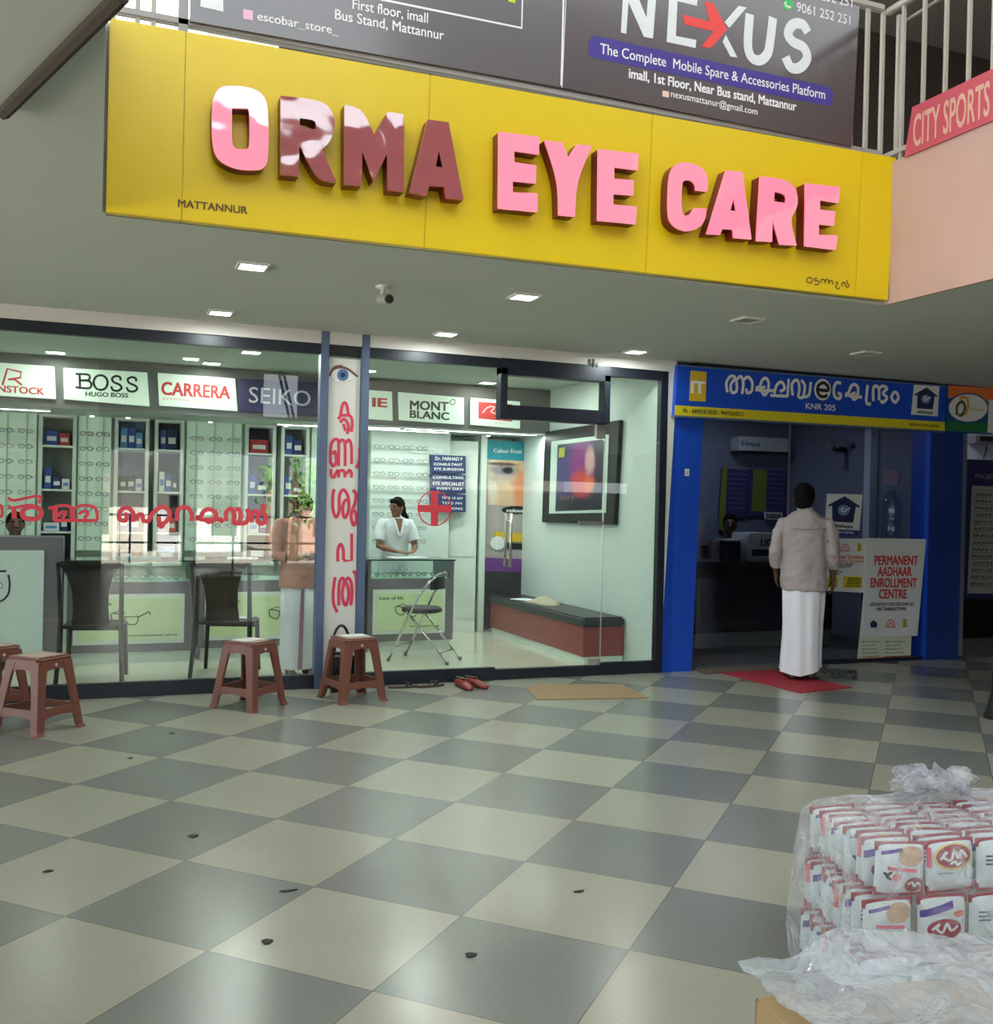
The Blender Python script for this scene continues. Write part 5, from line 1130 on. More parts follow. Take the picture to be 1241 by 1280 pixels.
for k, (px, py, rz) in enumerate(((1035, 845, .3), (1064, 845, .9), (1024, 841, -.4))):
    q = at(px, py, Z=0); r = thing('sandal', ('grey sandal on the floor right of the red mat, the left one of two', 'grey sandal on the floor right of the red mat, the right one of two', 'dark sandal half hidden behind the man in the white wrap')[k], 'sandal', (q.x, q.y, 0), 'sandals left at the office door'); shoe(r, q.x, q.y, rz, .25, m_sand, False, pm('grey_sole', C(96, 92, 88), .7))
def mat_(name, label, cat, px, mat, t):
    mb = MB(); mb.prism([[at(x, y, Z=.001) for x, y in px]], (0, 0, t)); return tag(mb.build(name, mat, None), label, cat)
mat_('doormat', 'flat piece of brown cardboard used as a doormat before the shop door', 'doormat', [(658, 862), (668, 856), (777, 856), (811, 873), (671, 875)], pm('brown_cardboard', C(146, 122, 92), .9, var=.1, vscale=8), .006)
mat_('doormat', 'red rubber mat under the man at the office entrance', 'doormat', [(893, 839.5), (958, 836.5), (1064, 860), (1000, 866.5)], pm('red_mat', C(158, 26, 44), .8, var=.08, bump=.3, bscale=200), .008)
mat_('door_sill', 'dark dusty stone strip at the office entrance left of the man', 'sill', [(866, 836), (976, 833), (974, 838), (880, 843)], pm('dusty_sill', C(98, 84, 76), .8, var=.3, vscale=12), .012)
for k, (px, py, a, b, lb) in enumerate(((241.5, 1045.5, .02, .014, 'dark flat spot of gum on the grey tile, left of centre'), (333.5, 1178, .017, .014, 'dark flat spot of gum on the pale tile near the bottom left'), (588, 1194.5, .018, .011, 'black scrap on the grey tile at bottom centre'), (60, 1089.5, .016, .008, 'small dark scrap on the pale tile at the left edge'), (215, 917, .016, .009, 'tiny dark scrap on the floor right of the nearer left stool'), (163, 948, .014, .009, 'tiny dark dot on the pale tile below the left stools'), (724, 1119 - 4, .02, .006, 'thin grey scrap on the grey tile right of the centre'), (360, 1114, .03, .006, 'short dark scratch like scrap on the corner of a grey tile'))):
    q = at(px, py, Z=0); mb = MB(); mb.prism([[q + Vector((a * math.cos(t) * (1 + .25 * math.sin(3 * t + k)), b * 1.4 * math.sin(t), .0005)) for t in [2 * PI * i / 14 for i in range(14)]]], (0, 0, .004)); tag(mb.build('litter_scrap', pm('dark_scrap', C(42, 40, 38), .8, var=.2), None), lb, 'litter')

# ------------------------------------------------------------------ bundle of snack packets in a clear bag
def film(name, white, alpha_lo, alpha_hi, scale):
    m = bpy.data.materials.new(name); m.use_nodes = True; nt = m.node_tree; nt.nodes.clear(); N = nt.nodes.new; L_ = nt.links.new
    out = N('ShaderNodeOutputMaterial'); mix = N('ShaderNodeMixShader'); tr = N('ShaderNodeBsdfTransparent'); b = N('ShaderNodeBsdfPrincipled'); tr.inputs[0].default_value = (.97, .98, 1, 1)
    b.inputs['Base Color'].default_value = white + (1,); b.inputs['Roughness'].default_value = .09; b.inputs['Specular IOR Level'].default_value = 1.0
    tc = N('ShaderNodeTexCoord'); n = N('ShaderNodeTexNoise'); n.inputs['Scale'].default_value = scale; n.inputs['Detail'].default_value = 5; n.inputs['Distortion'].default_value = 1.2; L_(tc.outputs['Object'], n.inputs['Vector'])
    rp = N('ShaderNodeMapRange'); rp.inputs['From Min'].default_value = .38; rp.inputs['From Max'].default_value = .7; rp.inputs['To Min'].default_value = alpha_lo; rp.inputs['To Max'].default_value = alpha_hi; L_(n.outputs['Fac'], rp.inputs['Value'])
    lw = N('ShaderNodeLayerWeight'); lw.inputs[0].default_value = .35; ad = N('ShaderNodeMath'); ad.operation = 'MULTIPLY_ADD'; ad.inputs[1].default_value = .45; L_(lw.outputs['Facing'], ad.inputs[0]); L_(rp.outputs[0], ad.inputs[2]); ad.use_clamp = True
    n2 = N('ShaderNodeTexVoronoi'); n2.feature = 'DISTANCE_TO_EDGE'; n2.inputs['Scale'].default_value = scale * 1.4; 
    nd = N('ShaderNodeMix'); nd.data_type = 'VECTOR'; nd.inputs['Factor'].default_value = .25; L_(tc.outputs['Object'], nd.inputs[4]); L_(n.outputs['Color'], nd.inputs[5]); L_(nd.outputs[1], n2.inputs['Vector'])
    bp = N('ShaderNodeBump'); bp.inputs['Strength'].default_value = .8; bp.inputs['Distance'].default_value = .03; L_(n2.outputs['Distance'], bp.inputs['Height']); L_(bp.outputs[0], b.inputs['Normal'])
    L_(ad.outputs[0], mix.inputs[0]); L_(tr.outputs[0], mix.inputs[1]); L_(b.outputs[0], mix.inputs[2]); L_(mix.outputs[0], out.inputs[0]); return m
m_film = film('clear_bag_film', (.74, .76, .82), .04, .34, 9)
m_film2 = film('milky_plastic_sheet', (.56, .61, .67), .12, .44, 7)
BF_ = at(1072, 1272, Z=0); BL_ = at(1001, 1206, Z=0); bu = (BL_ - BF_); bu.z = 0; blen = bu.length; bu.normalize(); bv = Vector((bu.y, -bu.x, 0))
BW, BH = 1.05, .47
bgm = Matrix((bv.to_4d(), bu.to_4d(), Vector((0, 0, 1, 0)), Vector((0, 0, 0, 1)))).transposed(); bgm.translation = BF_     # local x: right along the front, y: away, z: up
bgm[3][3] = 1
for i in range(3): bgm[3][i] = 0
PWd, PHt, PT = .154, .150, .040
m_pk = pm('packet_white_film', C(214, 224, 226), .28, var=.06, vscale=14, bump=.25, bscale=30); m_pkr = pm('packet_red_print', C(158, 40, 56), .3, var=.2, vscale=30); m_pkp = pm('packet_pink_print', C(226, 96, 120), .3, var=.15)
m_pkv = pm('packet_violet_print', C(82, 52, 150), .3); m_pko = pm('packet_tomato_print', C(214, 84, 56), .3, var=.1); m_pkt = pm('packet_snack_print', C(206, 172, 138), .4, var=.3, vscale=60); m_pkg = pm('packet_green_print', C(150, 186, 96), .3, var=.2); m_pky = pm('packet_yellow_print', C(224, 206, 120), .3)
def bulge(x, z): return -(PT * .5) * max(0, (1 - (abs(x) / (PWd / 2)) ** 2.4)) ** .55 * max(0, (1 - (abs(z) / (PHt / 2)) ** 3)) ** .6
def patch(pts, eps):
    """small printed shape following the bulging front of a packet (local x, z)"""
    return [Vector((x * .917, bulge(x * .917, z * .843) - eps, z * .843 + PHt / 2)) for x, z in pts]
def fan_patch(r, name, mat, cx, cz, rx, rz_, eps, n=18, rot=0.0):
    mb = MB(); c, s = math.cos(rot), math.sin(rot); rings = []
    for k in (1, .7, .4, .12):
        rings.append(patch([(cx + k * (rx * math.cos(a) * c - rz_ * math.sin(a) * s), cz + k * (rx * math.cos(a) * s + rz_ * math.sin(a) * c)) for a in [2 * PI * i / n for i in range(n)]], eps))
    mb.loft(rings, cap=False); mb.f.append(tuple(range(3 * n, 4 * n))); return mb.build(name, mat, r, smooth=True)
def rect_patch(r, name, mat, x0, x1, z0, z1, eps, n=8, skew=0.0):
    mb = MB(); rows = [patch([(x0 + (x1 - x0) * i / n, z + skew * i / n) for i in range(n + 1)], eps) for z in [z0 + (z1 - z0) * k / 3 for k in range(4)]]
    vs = [p for r_ in rows for p in r_]; m_ = n + 1
    mb.add(vs, [(k * m_ + i, k * m_ + i + 1, (k + 1) * m_ + i + 1, (k + 1) * m_ + i) for k in range(3) for i in range(n)]); return mb.build(name, mat, r, smooth=True)
def squiggle(r, pts, wd, mat, eps, name='lettering'):
    mb = MB(); p = smooth_path([Vector((x, 0, z)) for x, z in pts], 4); L, R = [], []
    for i in range(len(p)):
        t = p[min(i + 1, len(p) - 1)] - p[max(i - 1, 0)]; t.normalize(); s = Vector((-t.z, 0, t.x)) * wd / 2; L.append((p[i].x + s.x, p[i].z + s.z)); R.append((p[i].x - s.x, p[i].z - s.z))
    A, B = patch(L, eps), patch(R, eps); n = len(A); mb.add(A + B, [(i, i + 1, i + 1 + n, i + n) for i in range(n - 1)]); return mb.build(name, mat, r, smooth=True)
def packet(kind):
    r = thing('snack_packet', 'x', 'packet', (0, 0, 0), 'snack packets in the clear bag')
    n, k = 14, 12; mb = MB(); F_, B_ = [], []
    for j in range(k + 1):
        for i in range(n + 1):
            x = -PWd / 2 + PWd * i / n; z = -PHt / 2 + PHt * j / k; y = bulge(x, z); F_.append(Vector((x, y, z + PHt / 2))); B_.append(Vector((x, -y, z + PHt / 2)))
    m_ = n + 1; fs = [(j * m_ + i, j * m_ + i + 1, (j + 1) * m_ + i + 1, (j + 1) * m_ + i) for j in range(k) for i in range(n)]
    mb.add(F_, fs); mb.add(B_, [tuple(reversed(f)) for f in fs]); mb.build('wrapper', m_pk, r, smooth=True)
    mb = MB()
    for z0 in (0, PHt - .020):
        mb.box(-PWd / 2 - .001, PWd / 2 + .001, -.004, .004, z0 - .002, z0 + .022)
    mb.build('end_seal', m_pkr, r)
    if kind == 0:
        fan_patch(r, 'emblem', m_pky, .005, .035, .072, .046, .0006); fan_patch(r, 'emblem', m_pkr, .005, .037, .063, .039, .0012)
        squiggle(r, [(-.045, .03), (-.02, .055), (-.035, .04), (-.01, .025), (.005, .055), (.02, .03), (.03, .055), (.05, .03)], .009, m_paper, .0020); squiggle(r, [(-.01, .012), (.005, .02), (.015, .008), (.03, .018)], .008, m_paper, .0020)
        rect_patch(r, 'print', m_grey, -.05, .0, -.02, -.017, .0008); rect_patch(r, 'print', m_pkp, -.083, -.07, .0, .07, .0006)
    elif kind == 1:
        fan_patch(r, 'picture', m_pkt, .03, .045, .046, .034, .0008); rect_patch(r, 'print', m_pkv if False else m_pkv, -.07, -.0, .05, .062, .0012, skew=.012); rect_patch(r, 'print', m_pkp, -.05, .05, .0, .012, .0008, skew=-.01)
        fan_patch(r, 'picture', m_pko, -.02, -.025, .014, .014, .0010); squiggle(r, [(-.06, -.008), (-.045, -.03), (-.052, -.018), (-.036, -.008), (-.048, -.02), (-.036, -.034)], .008, m_black, .0012)
        fan_patch(r, 'emblem', m_pkr, .045, -.052, .036, .026, .0008); squiggle(r, [(.02, -.05), (.035, -.042), (.045, -.058), (.055, -.045), (.068, -.055)], .007, m_paper, .0016)
    elif kind == 2:
        for q in range(3): rect_patch(r, 'print', m_navyp, -.06, -.02, .03 - .014 * q, .036 - .014 * q, .0008)
        rect_patch(r, 'print', m_pkg, -.02, .06, -.07, -.05, .0008)
    else:
        rect_patch(r, 'print', m_pkv, -.08, .03, .02, .045, .0012, skew=.03); fan_patch(r, 'emblem', m_pkr, .0, -.02, .06, .036, .0008); squiggle(r, [(-.045, -.02), (-.02, .0), (-.03, -.015), (-.01, -.03), (.005, .0), (.02, -.025), (.045, -.01)], .009, m_paper, .0018)
        fan_patch(r, 'picture', m_pko, .05, .03, .02, .012, .0012); fan_patch(r, 'picture', m_pky, .05, -.062, .018, .012, .0008)
    return r
pk = [packet(k) for k in range(4)]; used = [False] * 4
def put_packet(k, lx, ly, lz, rz, tilt, label, group):
    M = bgm @ Matrix.Translation((lx, ly, lz)) @ Matrix.Rotation(rz, 4, 'Z') @ Matrix.Rotation(tilt, 4, 'Y')
    loc, q, s = M.decompose()
    if not used[k]: used[k] = True; o = pk[k]
    else: o = dup(pk[k], (0, 0, 0))
    o.location = loc; o.rotation_euler = q.to_euler(); o['label'] = label; o['group'] = group
random.seed(21)
rowsz = [.008, .166, .324]; rn = ['bottom', 'middle', 'top']; cn_ = ['first', 'second', 'third', 'fourth', 'fifth']
pat = [[2, 1, 0, 2, 3, 0], [1, 3, 2, 0, 1, 2], [1, 0, 2, 1, 0, 2]]
pname = ['snack packet with big red emblem', 'snack packet with tomato picture', 'snack packet showing its dark printed lines', 'snack packet with violet band']
XI = (0, .02, .055)
NL = max(5, int((blen + .10) / .05))
for ri in range(3):
    for ci in range(5):
        put_packet(pat[ri][ci], .09 + XI[ri] + ci * .168 + random.uniform(-.003, .003), .02 + .015 * ri, rowsz[ri] + random.uniform(0, .004), random.uniform(-.03, .03), random.uniform(-.05, .05), '%s, %s from left, %s row of the bag front' % (pname[pat[ri][ci]], cn_[ci], rn[ri]), 'packets on the front of the clear bag')
    for li in range(1, NL):
        put_packet((li + ri) % 4, .085 + XI[ri] + random.uniform(-.012, .012), .02 + .015 * ri + li * .05, rowsz[ri] + random.uniform(0, .004), random.uniform(-.03, .03), random.uniform(-.05, .05), 'white snack packet seen edge on, in the %s row of the bag side' % rn[ri], 'packets seen edge on along the %s row of the bag side' % rn[ri])
for ci in range(1, 5):
    for li in range(1, NL):
        put_packet((ci + li) % 4, .09 + XI[2] + ci * .168, .05 + li * .05, rowsz[2] + random.uniform(0, .006), random.uniform(-.03, .03), random.uniform(-.05, .05), 'white snack packet seen from above behind the front rows, under the gathered film', 'packets under the gathered top of the bag')
DD = .02 + NL * .05
def bag_ring(z, inset, n=64, seed=0, amp=.012):
    out = []; cx, cyy = BW / 2 - .02, DD / 2 - .01; hx, hy = BW / 2 + .02 - inset, DD / 2 + .05 - inset * .6
    for k in range(n):
        a = 2 * PI * k / n; c, s = math.cos(a), math.sin(a); e = .28
        x = cx + hx * math.copysign(abs(c) ** e, c); y = cyy + hy * math.copysign(abs(s) ** e, s)
        d = noise.noise(Vector((x * 7, y * 7, z * 7 + seed))) * amp + abs(noise.noise(Vector((x * 17, y * 17, z * 5)))) * amp * .8
        out.append(Vector((x + c * d, y + s * d, z)))
    return out
rings = [bag_ring(z, i) for z, i in ((.003, .03), (.02, .02), (.10, .014), (.18, .014), (.26, .018), (.34, .028), (.42, .04), (.475, .048), (.50, .075))]
kx, ky = BW * .36, DD * .55
for t, zz_ in ((.25, .512), (.5, .524), (.68, .535), (.8, .548), (.88, .565)):
    r0 = bag_ring(.5, .085); rr = []
    for k, p in enumerate(r0):
        q = p.lerp(Vector((kx, ky, 0)), t); a = 2 * PI * k / 64
        rr.append(Vector((q.x, q.y, zz_ + .012 * math.sin(a * 9) * (1 - abs(t - .6)) + .03 * noise.noise(q * 11) + .016 * abs(noise.noise(q * 23)))))
    rings.append(rr)
for s, zz_ in ((.10, .585), (.115, .598), (.10, .612), (.05, .618), (.015, .612)):
    rings.append([Vector((kx + s * math.cos(2 * PI * k / 64) * (1 + .35 * math.sin(k * 1.1)), ky + s * math.sin(2 * PI * k / 64) * (1 + .35 * math.cos(k * .9)), zz_ + .022 * math.sin(k * .8) * (s > .03) + .02 * noise.noise(Vector((k * .5, s * 30, 0))))) for k in range(64)])
mb = MB(); mb.loft([[bgm @ p for p in r_] for r_ in rings], cap=False)
tag(mb.build('plastic_bag', m_film, None, smooth=True), 'big clear knotted plastic bag wrapped round the white snack packets at bottom right', 'bag')

# ------------------------------------------------------------------ cardboard box under crumpled plastic sheeting
ZB = .40
c0 = at(944, 1249, Z=ZB); c1 = at(978, 1283, Z=ZB); e1 = c1 - c0; e1.z = 0; e1.normalize(); e2 = Vector((-e1.y, e1.x, 0))
if e2.x < 0: e2 = -e2
cb = thing('cardboard_box', 'brown cardboard box with dark printing under the crumpled plastic at bottom right', 'box', c0 + e1 * .2 + e2 * .25 - Vector((0, 0, ZB)))
m_card = pm('kraft_cardboard', C(178, 150, 112), .85, var=.08, vscale=10)
BL2, BW2 = .40, .52
def bp2(a, b, z): return c0 + e1 * a + e2 * b + Vector((0, 0, z - ZB))
mb = MB(); t = .006
for (a0, b0, a1, b1) in ((0, 0, BL2, 0), (BL2, 0, BL2, BW2), (BL2, BW2, 0, BW2), (0, BW2, 0, 0)):
    p, q = bp2(a0, b0, 0), bp2(a1, b1, 0); n_ = Vector((-(q - p).y, (q - p).x, 0)).normalized() * t; mb.slab([p, q, q + Vector((0, 0, ZB)), p + Vector((0, 0, ZB))], n_)
mb.slab([bp2(0, 0, .001), bp2(BL2, 0, .001), bp2(BL2, BW2, .001), bp2(0, BW2, .001)], (0, 0, t)); mb.build('box_body', m_card, cb)
MB().slab([bp2(.004, .004, ZB), bp2(BL2, .004, ZB), bp2(BL2, BW2 * .5, ZB + .004), bp2(.004, BW2 * .5, ZB + .004)], (0, 0, .005)).build('flap', m_card, cb)
MB().slab([bp2(.004, BW2 * .51, ZB + .004), bp2(BL2, BW2 * .51, ZB + .004), bp2(BL2, BW2, ZB), bp2(.004, BW2, ZB)], (0, 0, .005)).build('flap', m_card, cb)
mb = MB(); MB
text(mb, 'N J', bp2(.05, .12, ZB + .012), bp2(.05, .22, ZB + .012) , .05, .06, up=-e1); mb.build('lettering', m_navyp, cb)
# sheet: a crumpled film lying on the box top and falling over its far left corner
NX, NY = 90, 70; vs = []; fs = []
for j in range(NY + 1):
    for i in range(NX + 1):
        u = i / NX; v = j / NY
        a0 = -.08 + .02 * noise.noise(Vector((u * 5, 3, 0))); a = a0 + (.44 - a0) * v; b0 = .0 + .015 * noise.noise(Vector((v * 5, 0, 2))) + .27 * max(0, v - .25) ** 1.3; b = b0 + (.75 - b0) * u
        p = bp2(a, b, ZB)
        inside = min(a + .0, .5); edge = max(0, -a) + max(0, -b)
        h_ = .022 + .055 * math.exp(-((b - .30) / .16) ** 2 - ((a + .10) / .12) ** 2) + .02 * math.exp(-((b - .55) / .2) ** 2 - ((a + .02) / .15) ** 2) - .30 * max(0, edge - .16) ** 1.1
        w1_ = noise.noise(Vector((a * 6, b * 6, 1.3))); w2_ = noise.noise(Vector((a * 15, b * 15, 4.1))); w3_ = noise.noise(Vector((a * 34, b * 30, 7.7)))
        h_ += .035 * (.5 - abs(w1_)) + .018 * (.5 - abs(w2_)) + .007 * (.4 - abs(w3_))
        k = .35 * noise.noise(Vector((a * 4, b * 4, 9)))
        q = p + Vector((.03 * k, .03 * w1_, max(.018, h_) if a > 0 and b > 0 else h_)); vs.append(q)
m_ = NX + 1
for j in range(NY):
    for i in range(NX):
        fs.append((j * m_ + i, j * m_ + i + 1, (j + 1) * m_ + i + 1, (j + 1) * m_ + i))
used_v = sorted({i for f in fs for i in f}); mp_ = {o: n for n, o in enumerate(used_v)}
mb = MB(); mb.add([vs[i] for i in used_v], [tuple(mp_[i] for i in f) for f in fs]); o = mb.build('plastic_sheet', m_film2, None, smooth=True)
sd = o.modifiers.new('thick', 'SOLIDIFY'); sd.thickness = .0006
tag(o, 'crumpled milky plastic sheet lying over the cardboard box at bottom right', 'plastic sheet')
# ================================================================== people
def ering(c, rx, ry, ax=(1, 0, 0), ay=(0, 1, 0), n=20, p=1.0):
    c = Vector(c); ax = Vector(ax); ay = Vector(ay)
    return [c + ax * (rx * math.copysign(abs(math.cos(a)) ** p, math.cos(a))) + ay * (ry * math.copysign(abs(math.sin(a)) ** p, math.sin(a))) for a in [2 * PI * k / n for k in range(n)]]
def fuse(mb, name, mat, parent, voxel=.008, it=6, M=None):
    """one continuous skin over the overlapping volumes in mb"""
    me = bpy.data.meshes.new('tmp'); me.from_pydata([tuple(v) for v in mb.v], [], mb.f); me.update()
    bm = bmesh.new(); bm.from_mesh(me); bmesh.ops.recalc_face_normals(bm, faces=bm.faces); bm.to_mesh(me); bm.free()
    o = bpy.data.objects.new('tmp', me); COL.objects.link(o)
    r = o.modifiers.new('r', 'REMESH'); r.mode = 'VOXEL'; r.voxel_size = voxel
    s = o.modifiers.new('s', 'SMOOTH'); s.factor = .5; s.iterations = it
    bpy.context.view_layer.update()
    ev = o.evaluated_get(bpy.context.evaluated_depsgraph_get()); out = bpy.data.meshes.new_from_object(ev)
    bpy.data.objects.remove(o); bpy.data.meshes.remove(me)
    out.name = name
    if M is not None: out.transform(M)
    for p in out.polygons: p.use_smooth = True
    out.materials.clear(); out.materials.append(mat)
    ob = bpy.data.objects.new(name, out); COL.objects.link(ob); attach(ob, parent); return ob
def mpart(mb, name, mat, parent, M, smooth=True):
    mb.v = [M @ v for v in mb.v]; return mb.build(name, mat, parent, smooth=smooth)
def arm(mb, sh, el, wr, r=(.052, .042, .036, .027)):
    sh, el, wr = map(Vector, (sh, el, wr))
    mb.tube([sh, sh.lerp(el, .5), el, el.lerp(wr, .35), wr], [r[0], r[0] * .9, r[1], r[1] * .98, r[3]], 12, round_ends=True)
def hand(mb, wr, d, palm, side, curl=.5, sc=1.0):
    """wr wrist, d finger direction, palm: direction the palm faces, side: towards the thumb"""
    wr, d, palm, side = Vector(wr), Vector(d).normalized(), Vector(palm).normalized(), Vector(side).normalized()
    rg = []
    for t, w_, th in ((-.01, .026, .022), (.03, .036, .019), (.07, .042, .016), (.092, .040, .013)):
        rg.append(ering(wr + d * t * sc, w_ * sc, th * sc, side, palm, 14))
    mb.loft(rg)
    for k, (o, L) in enumerate(((.030, .068), (.010, .078), (-.011, .072), (-.031, .056))):
        p = wr + (d * .086 + side * o) * sc; pts = [p - d * .012]; dd = d.copy(); ang = 0
        for seg in (.45, .31, .24):
            ang += curl * (.5 if seg > .4 else .75); dr = d * math.cos(ang) + palm * math.sin(ang) + side * (o * 1.2); pts.append(pts[-1] + dr.normalized() * L * seg * sc * (1.25 if seg > .4 else 1))
        mb.tube(pts, [.0095 * sc, .009 * sc, .0085 * sc, .0072 * sc], 8, round_ends=True)
    p = wr + (d * .025 + side * .028) * sc
    mb.tube([p, p + (side * .030 + d * .018 + palm * .012) * sc, p + (side * .042 + d * .046 + palm * .022) * sc, p + (side * .038 + d * .068 + palm * .03) * sc], [.013 * sc, .0115 * sc, .010 * sc, .008 * sc], 8, round_ends=True)
def head(mb, c, M3, s=1.0):
    """M3: 3x3 turn of the head; face looks along its +y"""
    c = Vector(c); T = lambda v: c + M3 @ (Vector(v) * s)
    mb.ball(c, (.074 * s, .092 * s, .105 * s), 16, M3)
    mb.ball(T((0, .022, -.062)), (.052 * s, .058 * s, .055 * s), 12, M3)               # jaw
    mb.loft([[T((x, y, z)) for x, y, z in r_] for r_ in ([(-.010, .088, .020), (.010, .088, .020), (.010, .07, .02), (-.010, .07, .02)], [(-.012, .103, -.005), (.012, .103, -.005), (.014, .07, -.005), (-.014, .07, -.005)], [(-.018, .110, -.026), (.018, .110, -.026), (.019, .07, -.026), (-.019, .07, -.026)], [(-.012, .094, -.036), (.012, .094, -.036), (.014, .07, -.036), (-.014, .07, -.036)])])   # nose
    mb.ball(T((0, .083, -.058)), (.024 * s, .012 * s, .007 * s), 8, M3); mb.ball(T((0, .080, -.068)), (.021 * s, .012 * s, .008 * s), 8, M3)   # lips
    mb.ball(T((0, .074, -.097)), (.020 * s, .018 * s, .016 * s), 8, M3)                   # chin
    for e in (-1, 1): mb.ball(T((e * .077, -.006, -.012)), (.010 * s, .020 * s, .032 * s), 10, M3); mb.ball(T((e * .032, .078, .022)), (.022 * s, .014 * s, .008 * s), 8, M3)   # ears, brow ridge
def face_parts(par, c, M3, M, s=1.0):
    c = Vector(c); T = lambda v: c + M3 @ (Vector(v) * s)
    for e in (-1, 1):
        mb = MB(); mb.ball(T((e * .032, .080, .006)), (.012 * s, .009 * s, .0055 * s), 8, M3); mpart(mb, 'eye', pm('eye_white', C(170, 162, 154), .4), par, M)
        mb = MB(); mb.ball(T((e * .032, .0885, .006)), (.006 * s, .003 * s, .006 * s), 8, M3); mpart(mb, 'iris', pm('iris_dark', C(30, 22, 18), .2), par, M)
        mb = MB(); mb.tube([T((e * .018, .091, .024)), T((e * .034, .089, .029)), T((e * .050, .080, .024))], .0042 * s, 6); mpart(mb, 'eyebrow', m_hair, par, M)
    mb = MB(); mb.tube([T((-.022, .083, -.063)), T((0, .0955, -.0625)), T((.022, .083, -.063))], .0022 * s, 6); mpart(mb, 'mouth_line', pm('lip_brown', C(96, 54, 48), .5), par, M)
m_hair = pm('hair_black', C(14, 12, 12), .9, var=.2, bump=.4, bscale=120, spec=.15)
def hair(par, c, M3, M, s=1.0, extra=None):
    c = Vector(c); mb = MB()
    mb.ball(c + M3 @ (Vector((0, -.016, .022)) * s), (.083 * s, .096 * s, .100 * s), 16, M3)
    mb.ball(c + M3 @ (Vector((0, -.045, -.02)) * s), (.074 * s, .062 * s, .082 * s), 12, M3)
    mb.ball(c + M3 @ (Vector((0, .052, .078)) * s), (.060 * s, .036 * s, .030 * s), 10, M3)
    if extra: extra(mb)
    rnd = random.Random(4)
    return fuse(mb, 'hair', m_hair, par, .007, 4, M)
def cloth_rings(levels, n=48, folds=0, amp=0, seed=0, twist=0):
    out = []
    for z, cx, cy_, rx, ry in levels:
        r_ = []
        for k in range(n):
            a = 2 * PI * k / n
            f = 1 + (amp * (math.sin(folds * a + twist * z + seed) * .6 + math.sin(folds * 1.7 * a + seed * 2 + z * 3) * .4) if folds else 0)
            r_.append(Vector((cx + rx * f * math.cos(a), cy_ + ry * f * math.sin(a), z)))
        out.append(r_)
    return out
def hemmed(rg):
    """turn the hem under and line the skirt a little way up"""
    c = sum(rg[-1], Vector()) / len(rg[-1]); a = [p + Vector((0, 0, -.002)) for p in rg[-1]]
    inn = [[c.lerp(p, k) + Vector((0, 0, dz)) for p in rg[-1]] for k, dz in ((.985, -.002), (.97, .004), (.90, .25))]
    for r_, dz in zip(inn, (-.002, .004, .25)):
        for q, p in zip(r_, rg[-1]): q.z = p.z + dz
    return rg + [a] + inn
def foot(mb, x, y, ang, z=0.0):
    M = Matrix.Translation((x, y, z)) @ Matrix.Rotation(ang, 4, 'Z')
    mb.loft([[M @ Vector((w_ * math.cos(a), t, max(.002, h_ * .5 + h_ * .5 * math.sin(a)))) for a in [2 * PI * k / 14 for k in range(14)]] for t, w_, h_ in ((-.065, .018, .04), (-.05, .032, .07), (-.01, .036, .09), (.05, .038, .07), (.11, .046, .042), (.15, .046, .030))])
    for k, (o, L, r_) in enumerate(((-.034, .05, .014), (-.012, .048, .010), (.007, .044, .0095), (.024, .038, .009), (.038, .03, .0085))):
        s = 1 if x < 0 else -1
        mb.tube([M @ Vector((-o * s * -1, .135, .016)), M @ Vector((-o * s * -1, .145 + L * .6, .013))], r_, 8, round_ends=True)
def person(label, loc, rz, skin, sc=1.0):
    r = thing('person', label, 'person', loc)
    M = Matrix.Translation(loc) @ Matrix.Rotation(rz, 4, 'Z') @ Matrix.Scale(sc, 4)
    return r, M

# --- man in the cream shirt and white wrap at the office door, seen from behind
skin_d = pm('skin_dark', C(98, 68, 54), .5, var=.08)
mp0 = Vector((5.62, -.66, .01))
man, M = person('man seen from behind, cream shirt and long white wrap, standing on the red mat', mp0, math.radians(-35), None, .965)
hc = Vector((-.01, .03, 1.60)); H3 = Matrix.Rotation(math.radians(-8), 3, 'Z') @ Matrix.Rotation(math.radians(-6), 3, 'X')
mb = MB()
mb.loft([ering((0, 0, z), rx, ry) for z, rx, ry in ((.80, .14, .10), (.92, .165, .12), (1.05, .145, .105), (1.25, .165, .11), (1.37, .150, .09), (1.43, .085, .068))])
mb.tube([(0, -.005, 1.40), (-.005, .01, 1.48), hc + Vector((0, -.01, -.06))], [.062, .056, .054], 14)
head(mb, hc, H3, 1.13)
arm(mb, (.155, 0, 1.352), (.238, -.035, 1.12), (.25, .06, .90)); hand(mb, (.255, .07, .885), (0.02, .25, -1), (-1, 0, 0), (0, 1, .2), .55)
arm(mb, (-.155, 0, 1.352), (-.25, -.03, 1.13), (-.232, .10, .93)); hand(mb, (-.232, .11, .915), (.05, .45, -.9), (1, 0, 0), (0, .9, .4), .6)
for s, y_ in ((-1, -.02), (1, .05)):
    mb.tube([(s * .09, 0, .88), (s * .095, y_ * .5, .50), (s * .085, y_, .10)], [.078, .06, .04], 14, round_ends=True); foot(mb, s * .085, y_ + .03, -s * .12)
fuse(mb, 'body', skin_d, man, .0065, 5, M); face_parts(man, hc, H3, M, 1.13)
hair(man, hc, H3, M, 1.13)
m_shirt = pm('cream_shirt', C(160, 150, 151), .85, var=.04, bump=.15, bscale=14)
mb = MB()
